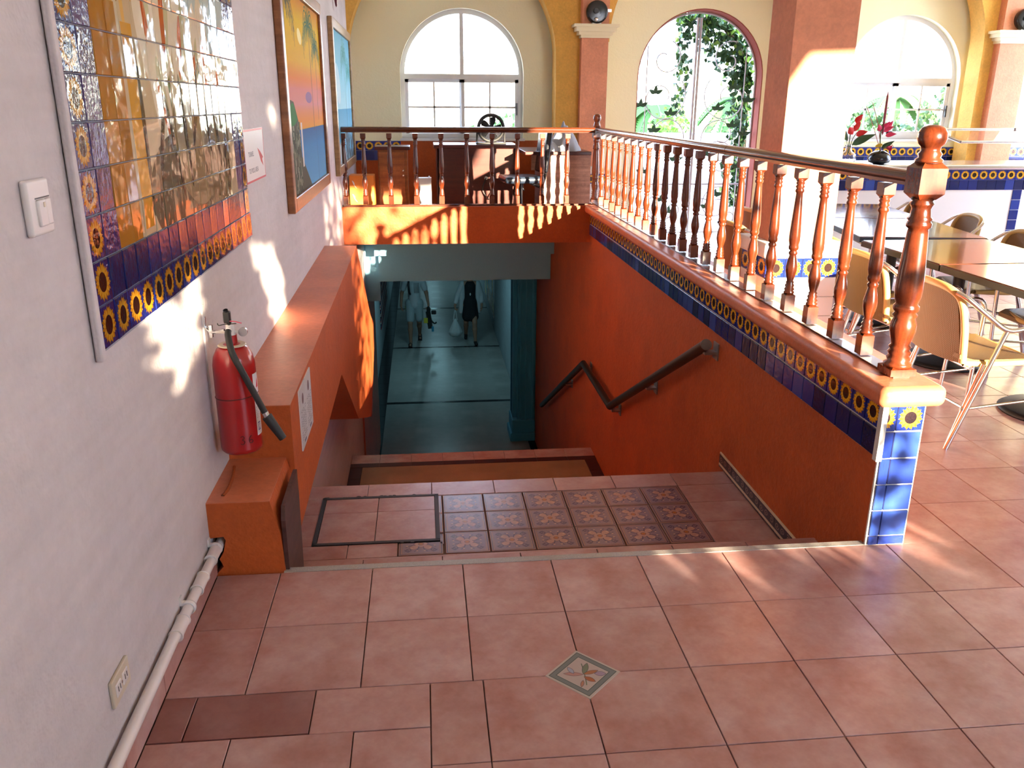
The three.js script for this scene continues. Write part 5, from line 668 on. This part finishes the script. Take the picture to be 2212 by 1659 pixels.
// ---------------------------------------------------------------- two people walking up the tunnel
function sdf(bones, cell, k = 0.02) {
  const mn = V(1e9, 1e9, 1e9), mx = V(-1e9, -1e9, -1e9);
  for (const [a, b, ra, rb] of bones) for (const [p, r] of [[a, ra], [b, rb]]) { mn.min(V(p[0] - r, p[1] - r, p[2] - r)); mx.max(V(p[0] + r, p[1] + r, p[2] + r)); }
  const c = mn.clone().add(mx).multiplyScalar(0.5), half = Math.max(mx.x - mn.x, mx.y - mn.y, mx.z - mn.z) / 2 + cell * 3, N = Math.min(140, Math.max(20, Math.ceil(2 * half / cell)));
  const mc = new MarchingCubes(N, new THREE.MeshBasicMaterial(), false, false, 120000); mc.isolation = 0; mc.field.fill(-1);
  const H = N / 2, B = bones.map(([a, b, ra, rb]) => { const d = [b[0] - a[0], b[1] - a[1], b[2] - a[2]]; return { a, d, l: Math.max(1e-9, d[0] ** 2 + d[1] ** 2 + d[2] ** 2), ra, rb, lo: [0, 1, 2].map(i => Math.min(a[i], b[i]) - Math.max(ra, rb) - 0.06), hi: [0, 1, 2].map(i => Math.max(a[i], b[i]) + Math.max(ra, rb) + 0.06) }; });
  for (let z = 0; z < N; z++) for (let y = 0; y < N; y++) for (let x = 0; x < N; x++) {
    const p = [c.x + (x - H) / H * half, c.y + (y - H) / H * half, c.z + (z - H) / H * half]; let s = 1;
    for (const q of B) { if (p[0] < q.lo[0] || p[0] > q.hi[0] || p[1] < q.lo[1] || p[1] > q.hi[1] || p[2] < q.lo[2] || p[2] > q.hi[2]) continue; const v = [p[0] - q.a[0], p[1] - q.a[1], p[2] - q.a[2]]; const t = Math.max(0, Math.min(1, (v[0] * q.d[0] + v[1] * q.d[1] + v[2] * q.d[2]) / q.l)); const e = Math.hypot(v[0] - q.d[0] * t, v[1] - q.d[1] * t, v[2] - q.d[2] * t) - (q.ra + (q.rb - q.ra) * t); const h = Math.max(0, Math.min(1, 0.5 + 0.5 * (s - e) / k)); s = s * (1 - h) + e * h - k * h * (1 - h); }
    mc.field[z * N * N + y * N + x] = -s;
  }
  mc.update(); const n = mc.count, pos = new Float32Array(mc.positionArray.slice(0, n * 3)), nor = new Float32Array(mc.normalArray.slice(0, n * 3));
  for (let i = 0; i < n; i++) { pos[i * 3] = c.x + pos[i * 3] * half; pos[i * 3 + 1] = c.y + pos[i * 3 + 1] * half; pos[i * 3 + 2] = c.z + pos[i * 3 + 2] * half; }
  const g = new THREE.BufferGeometry(); g.setAttribute('position', new THREE.BufferAttribute(pos, 3)); g.setAttribute('normal', new THREE.BufferAttribute(nor, 3)); g.setAttribute('uv', new THREE.BufferAttribute(new Float32Array(n * 2), 2)); return g;
}
function handBones(w, s, curl) { // hand hanging from wrist w; s = +1 for the person's left; fingers point down and curl forward
  const B = [], P = (x, y, z) => [w[0] + x, w[1] + y, w[2] + z]; B.push([P(0, 0.01, 0), P(0, -0.03, 0.0), 0.026, 0.026], [P(0, -0.03, 0.02), P(0, -0.085, 0.028), 0.014, 0.013], [P(0, -0.03, 0.0), P(0, -0.09, 0.004), 0.015, 0.013], [P(0, -0.03, -0.015), P(0, -0.082, -0.022), 0.014, 0.012]);
  [[0.03, 0.036], [0.01, 0.042], [-0.01, 0.039], [-0.029, 0.03]].forEach(([z, l]) => { const a = P(0, -0.09 + Math.abs(z) * 0.2, z), b = P(-s * l * Math.sin(curl), -0.09 - l * Math.cos(curl), z), c = P(-s * l * (Math.sin(curl) + 0.8 * Math.sin(curl * 2)), -0.09 - l * (Math.cos(curl) + 0.8 * Math.cos(curl * 2)), z); B.push([a, b, 0.0095, 0.0088], [b, c, 0.0088, 0.0075]); });
  B.push([P(0, -0.035, 0.024), P(-s * 0.018, -0.06, 0.042), 0.012, 0.0105], [P(-s * 0.018, -0.06, 0.042), P(-s * 0.03, -0.085, 0.044), 0.0105, 0.0085]); return B;
}
function headBones(x, y, z) { return [[[x, y + 0.05, z - 0.015], [x, y + 0.02, z + 0.01], 0.088, 0.08], [[x, y - 0.03, z + 0.03], [x, y - 0.075, z + 0.05], 0.06, 0.035], [[x, y + 0.01, z + 0.095], [x, y - 0.02, z + 0.108], 0.011, 0.015], [[x - 0.082, y - 0.005, z], [x - 0.085, y + 0.02, z - 0.008], 0.012, 0.016], [[x + 0.082, y - 0.005, z], [x + 0.085, y + 0.02, z - 0.008], 0.012, 0.016], [[x - 0.02, y - 0.055, z + 0.078], [x + 0.02, y - 0.055, z + 0.078], 0.01, 0.01], [[x - 0.035, y + 0.03, z + 0.075], [x + 0.035, y + 0.03, z + 0.075], 0.016, 0.016]]; }
function person(name, label, pos, J, turn) {
  const t = thing(name, label, 'person', pos, turn || 0);
  const B = [[J.pel, J.wai, 0.115, 0.105], [J.wai, J.che, 0.105, 0.125], [J.che, J.neck, 0.1, 0.055], [J.neck, [J.head[0], J.head[1] - 0.06, J.head[2]], 0.052, 0.05], [J.shR, J.shL, 0.062, 0.062]];
  for (const s of ['R', 'L']) B.push([J['sh' + s], J['el' + s], 0.05, 0.04], [J['el' + s], J['wr' + s], 0.04, 0.026], [J['hip' + s], J['kn' + s], 0.082, 0.055], [J['kn' + s], J['calf' + s], 0.052, 0.054], [J['calf' + s], J['an' + s], 0.054, 0.034], [J['an' + s], J['heel' + s], 0.034, 0.03], [J['heel' + s], J['toe' + s], 0.03, 0.024]);
  const body = mesh('body', merge([sdf(B, 0.013), sdf(headBones(...J.head), 0.005, 0.015), sdf(handBones(J.wrR, -1, J.curlR), 0.004, 0.006), sdf(handBones(J.wrL, 1, J.curlL), 0.004, 0.006)]), M.skin, t);
  return { t, body };
}
{
  const J = { pel: [0, 0.93, 0], wai: [0, 1.08, 0], che: [0, 1.28, 0.01], neck: [0, 1.47, 0.01], head: [0, 1.62, 0.03], shR: [-0.19, 1.39, 0], shL: [0.19, 1.39, 0], elR: [-0.27, 1.12, -0.06], wrR: [-0.29, 0.88, 0.03], elL: [0.27, 1.13, -0.02], wrL: [0.31, 0.9, 0.1], hipR: [-0.09, 0.9, 0], hipL: [0.09, 0.9, 0], knR: [-0.1, 0.49, 0.17], knL: [0.1, 0.48, 0.0], calfR: [-0.1, 0.34, 0.18], calfL: [0.1, 0.36, -0.1], anR: [-0.1, 0.085, 0.22], anL: [0.1, 0.13, -0.3], heelR: [-0.1, 0.04, 0.2], heelL: [0.1, 0.09, -0.33], toeR: [-0.11, 0.03, 0.38], toeL: [0.11, 0.035, -0.2], curlR: 0.5, curlL: 1.1 };
  const { t } = person('person', 'person in white shirt and pale shorts carrying snorkel gear up the tunnel', [-0.26, YT, -18.55], J);
  const shirt = mesh('shirt', sdf([[[0, 0.88, 0], J.wai, 0.135, 0.13], [J.wai, J.che, 0.13, 0.142], [J.che, [0, 1.42, 0], 0.12, 0.08], [J.shR, J.shL, 0.076, 0.076], [J.shR, [-0.235, 1.23, -0.03], 0.07, 0.066], [J.shL, [0.235, 1.23, -0.01], 0.07, 0.066]], 0.013), M.cloth, t);
  const st = []; for (let k = 0; k < 4; k++) st.push(tube([[0.01 + k * 0.03, 1.38, 0.135 - k * 0.008], [0.012 + k * 0.03, 1.26, 0.158 - k * 0.006], [0.014 + k * 0.03, 1.16, 0.152 - k * 0.006]], 0.005, 8, 5)); mesh('stripe', merge(st), M.black, shirt);
  mesh('shoulder_strap', merge([tube([[-0.1, 1.46, 0.03], [-0.11, 1.36, 0.13], [-0.1, 1.2, 0.16], [-0.08, 1.13, 0.16]], 0.022, 14, 8)]), M.black, t);
  mesh('shorts', sdf([[J.pel, J.hipR, 0.125, 0.11], [J.pel, J.hipL, 0.125, 0.11], [J.hipR, [-0.1, 0.56, 0.13], 0.11, 0.088], [J.hipL, [0.1, 0.56, 0.02], 0.11, 0.088]], 0.013), M.shorts, t);
  mesh('side_panel', sdf([[[-0.18, 0.84, 0.03], [-0.17, 0.72, 0.09], 0.026, 0.02]], 0.008), M.lime, t);
  mesh('sandal', merge([rbox(-0.155, -0.065, 0.0, 0.016, 0.16, 0.42, 0.006), tube([[-0.15, 0.02, 0.3], [-0.11, 0.065, 0.3], [-0.07, 0.02, 0.3]], 0.01, 10, 6)]), M.black, t); mesh('sandal', (() => { const g = merge([rbox(-0.045, 0.045, 0, 0.016, -0.13, 0.13, 0.006), tube([[-0.04, 0.02, 0.02], [0, 0.065, 0.02], [0.04, 0.02, 0.02]], 0.01, 10, 6)]); g.rotateX(0.35); g.translate(0.105, 0.035, -0.25); return g; })(), M.black, t);
  mesh('hair', sdf([[[0, 1.69, 0.0], [0, 1.67, -0.03], 0.094, 0.096]], 0.006), M.hair, t);
  const g = thing('snorkel_gear', 'black mask, fins and snorkel held by the person in white shirt', 'gear', [0.05, YT + 0.62, -18.42]);
  mesh('fin', merge([(() => { const b = rbox(-0.05, 0.05, -0.28, 0.12, -0.012, 0.012, 0.01); b.rotateZ(0.12); return b; })(), sdf([[[0, 0.06, 0], [0.0, 0.2, 0.02], 0.045, 0.04]], 0.01)]), M.rubber, g); mesh('mask', rbox(0.06, 0.17, 0.06, 0.15, 0.0, 0.08, 0.025, 3), M.rubber, g); mesh('snorkel', tube([[0.03, 0.2, 0.03], [0.03, 0.05, 0.04], [0.06, -0.08, 0.04], [0.13, -0.15, 0.04], [0.17, -0.12, 0.04]], 0.018, 24, 8), M.rubber, g); mesh('yellow_pouch', rbox(-0.11, -0.02, -0.14, -0.02, 0.02, 0.05, 0.01), M.yellowP, g); mesh('tag', rbox(0.06, 0.11, -0.34, -0.22, 0.02, 0.03, 0.004), M.tunnelBlue, g); mesh('cord', tube([[0.03, 0.2, 0.03], [0.06, 0.0, 0.035], [0.085, -0.22, 0.025]], 0.003, 12, 5), M.black, g);
}
{
  const J = { pel: [0, 0.9, 0], wai: [0, 1.04, 0], che: [0, 1.23, 0.01], neck: [0, 1.41, 0.01], head: [0, 1.56, 0.03], shR: [-0.17, 1.33, 0], shL: [0.17, 1.33, 0], elR: [-0.27, 1.08, -0.02], wrR: [-0.34, 0.86, 0.08], elL: [0.25, 1.08, -0.05], wrL: [0.26, 0.85, 0.0], hipR: [-0.085, 0.87, 0], hipL: [0.085, 0.87, 0], knR: [-0.09, 0.47, -0.02], knL: [0.09, 0.47, 0.16], calfR: [-0.09, 0.35, -0.12], calfL: [0.09, 0.33, 0.17], anR: [-0.09, 0.12, -0.28], anL: [0.1, 0.085, 0.21], heelR: [-0.09, 0.08, -0.3], heelL: [0.1, 0.04, 0.19], toeR: [-0.1, 0.035, -0.17], toeL: [0.11, 0.03, 0.35], curlR: 1.2, curlL: 0.5 };
  const { t } = person('person', 'person in black dress and white open jacket carrying a plastic bag', [0.98, YT, -18.5], J);
  mesh('dress', sdf([[[0, 1.28, 0.02], J.wai, 0.128, 0.118], [J.wai, J.pel, 0.118, 0.15], [J.pel, [-0.06, 0.6, 0.02], 0.15, 0.125], [J.pel, [0.06, 0.6, 0.05], 0.15, 0.125]], 0.013), M.dress, t);
  mesh('jacket', sdf([[J.shR, J.elR, 0.07, 0.06], [J.elR, [-0.32, 0.93, 0.05], 0.06, 0.05], [J.shL, J.elL, 0.07, 0.06], [J.elL, [0.258, 0.93, -0.01], 0.06, 0.05], [[-0.16, 1.3, -0.02], [-0.19, 0.7, -0.05], 0.075, 0.07], [[0.16, 1.3, -0.02], [0.19, 0.7, -0.05], 0.075, 0.07], [[-0.1, 1.3, -0.08], [-0.1, 0.7, -0.14], 0.08, 0.08], [[0.1, 1.3, -0.08], [0.1, 0.7, -0.14], 0.08, 0.08]], 0.014), M.cloth, t);
  mesh('pendant', (() => { const s = new THREE.SphereGeometry(0.02, 8, 6); s.scale(0.8, 1.6, 0.5); s.translate(0.0, 1.12, 0.135); return s; })(), M.white, t);
  mesh('shoe', sdf([[[0.1, 0.04, 0.19], [0.11, 0.035, 0.36], 0.04, 0.036]], 0.01), M.black, t); mesh('shoe', sdf([[[-0.09, 0.09, -0.3], [-0.1, 0.045, -0.16], 0.04, 0.036]], 0.01), M.black, t);
  mesh('hair', sdf([[[0, 1.63, 0.0], [0, 1.6, -0.04], 0.095, 0.1], [[0, 1.58, -0.06], [0, 1.42, -0.07], 0.08, 0.06]], 0.008), M.hair, t);
  const b = thing('plastic_bag', 'white plastic carrier bag hanging from the hand of the person in black', 'bag', [0.64, YT + 0.27, -18.4]);
  const g = new THREE.SphereGeometry(1, 32, 24), p = g.attributes.position; for (let i = 0; i < p.count; i++) { const x = p.getX(i), y = p.getY(i), z = p.getZ(i), w = y > 0 ? (1 - 0.62 * y) : 1, f = 1 + 0.06 * Math.sin(9 * Math.atan2(z, x) + 3 * y); p.setXYZ(i, x * 0.15 * w * f, (y > 0 ? y * 0.3 : y * 0.13), z * 0.1 * w * f); } g.computeVertexNormals(); mesh('sack', g, M.bag, b); mesh('handles', merge([tube([[-0.04, 0.26, 0], [-0.02, 0.42, 0.01], [0, 0.5, 0.02]], 0.012, 12, 6), tube([[0.04, 0.26, 0], [0.02, 0.42, 0.01], [0, 0.5, 0.02]], 0.012, 12, 6)]), M.bag, b);
}
// ---------------------------------------------------------------- draw
scene.traverse(o => { if (o.isMesh) { o.castShadow = true; o.receiveShadow = true; } });
renderer.render(scene, camera);
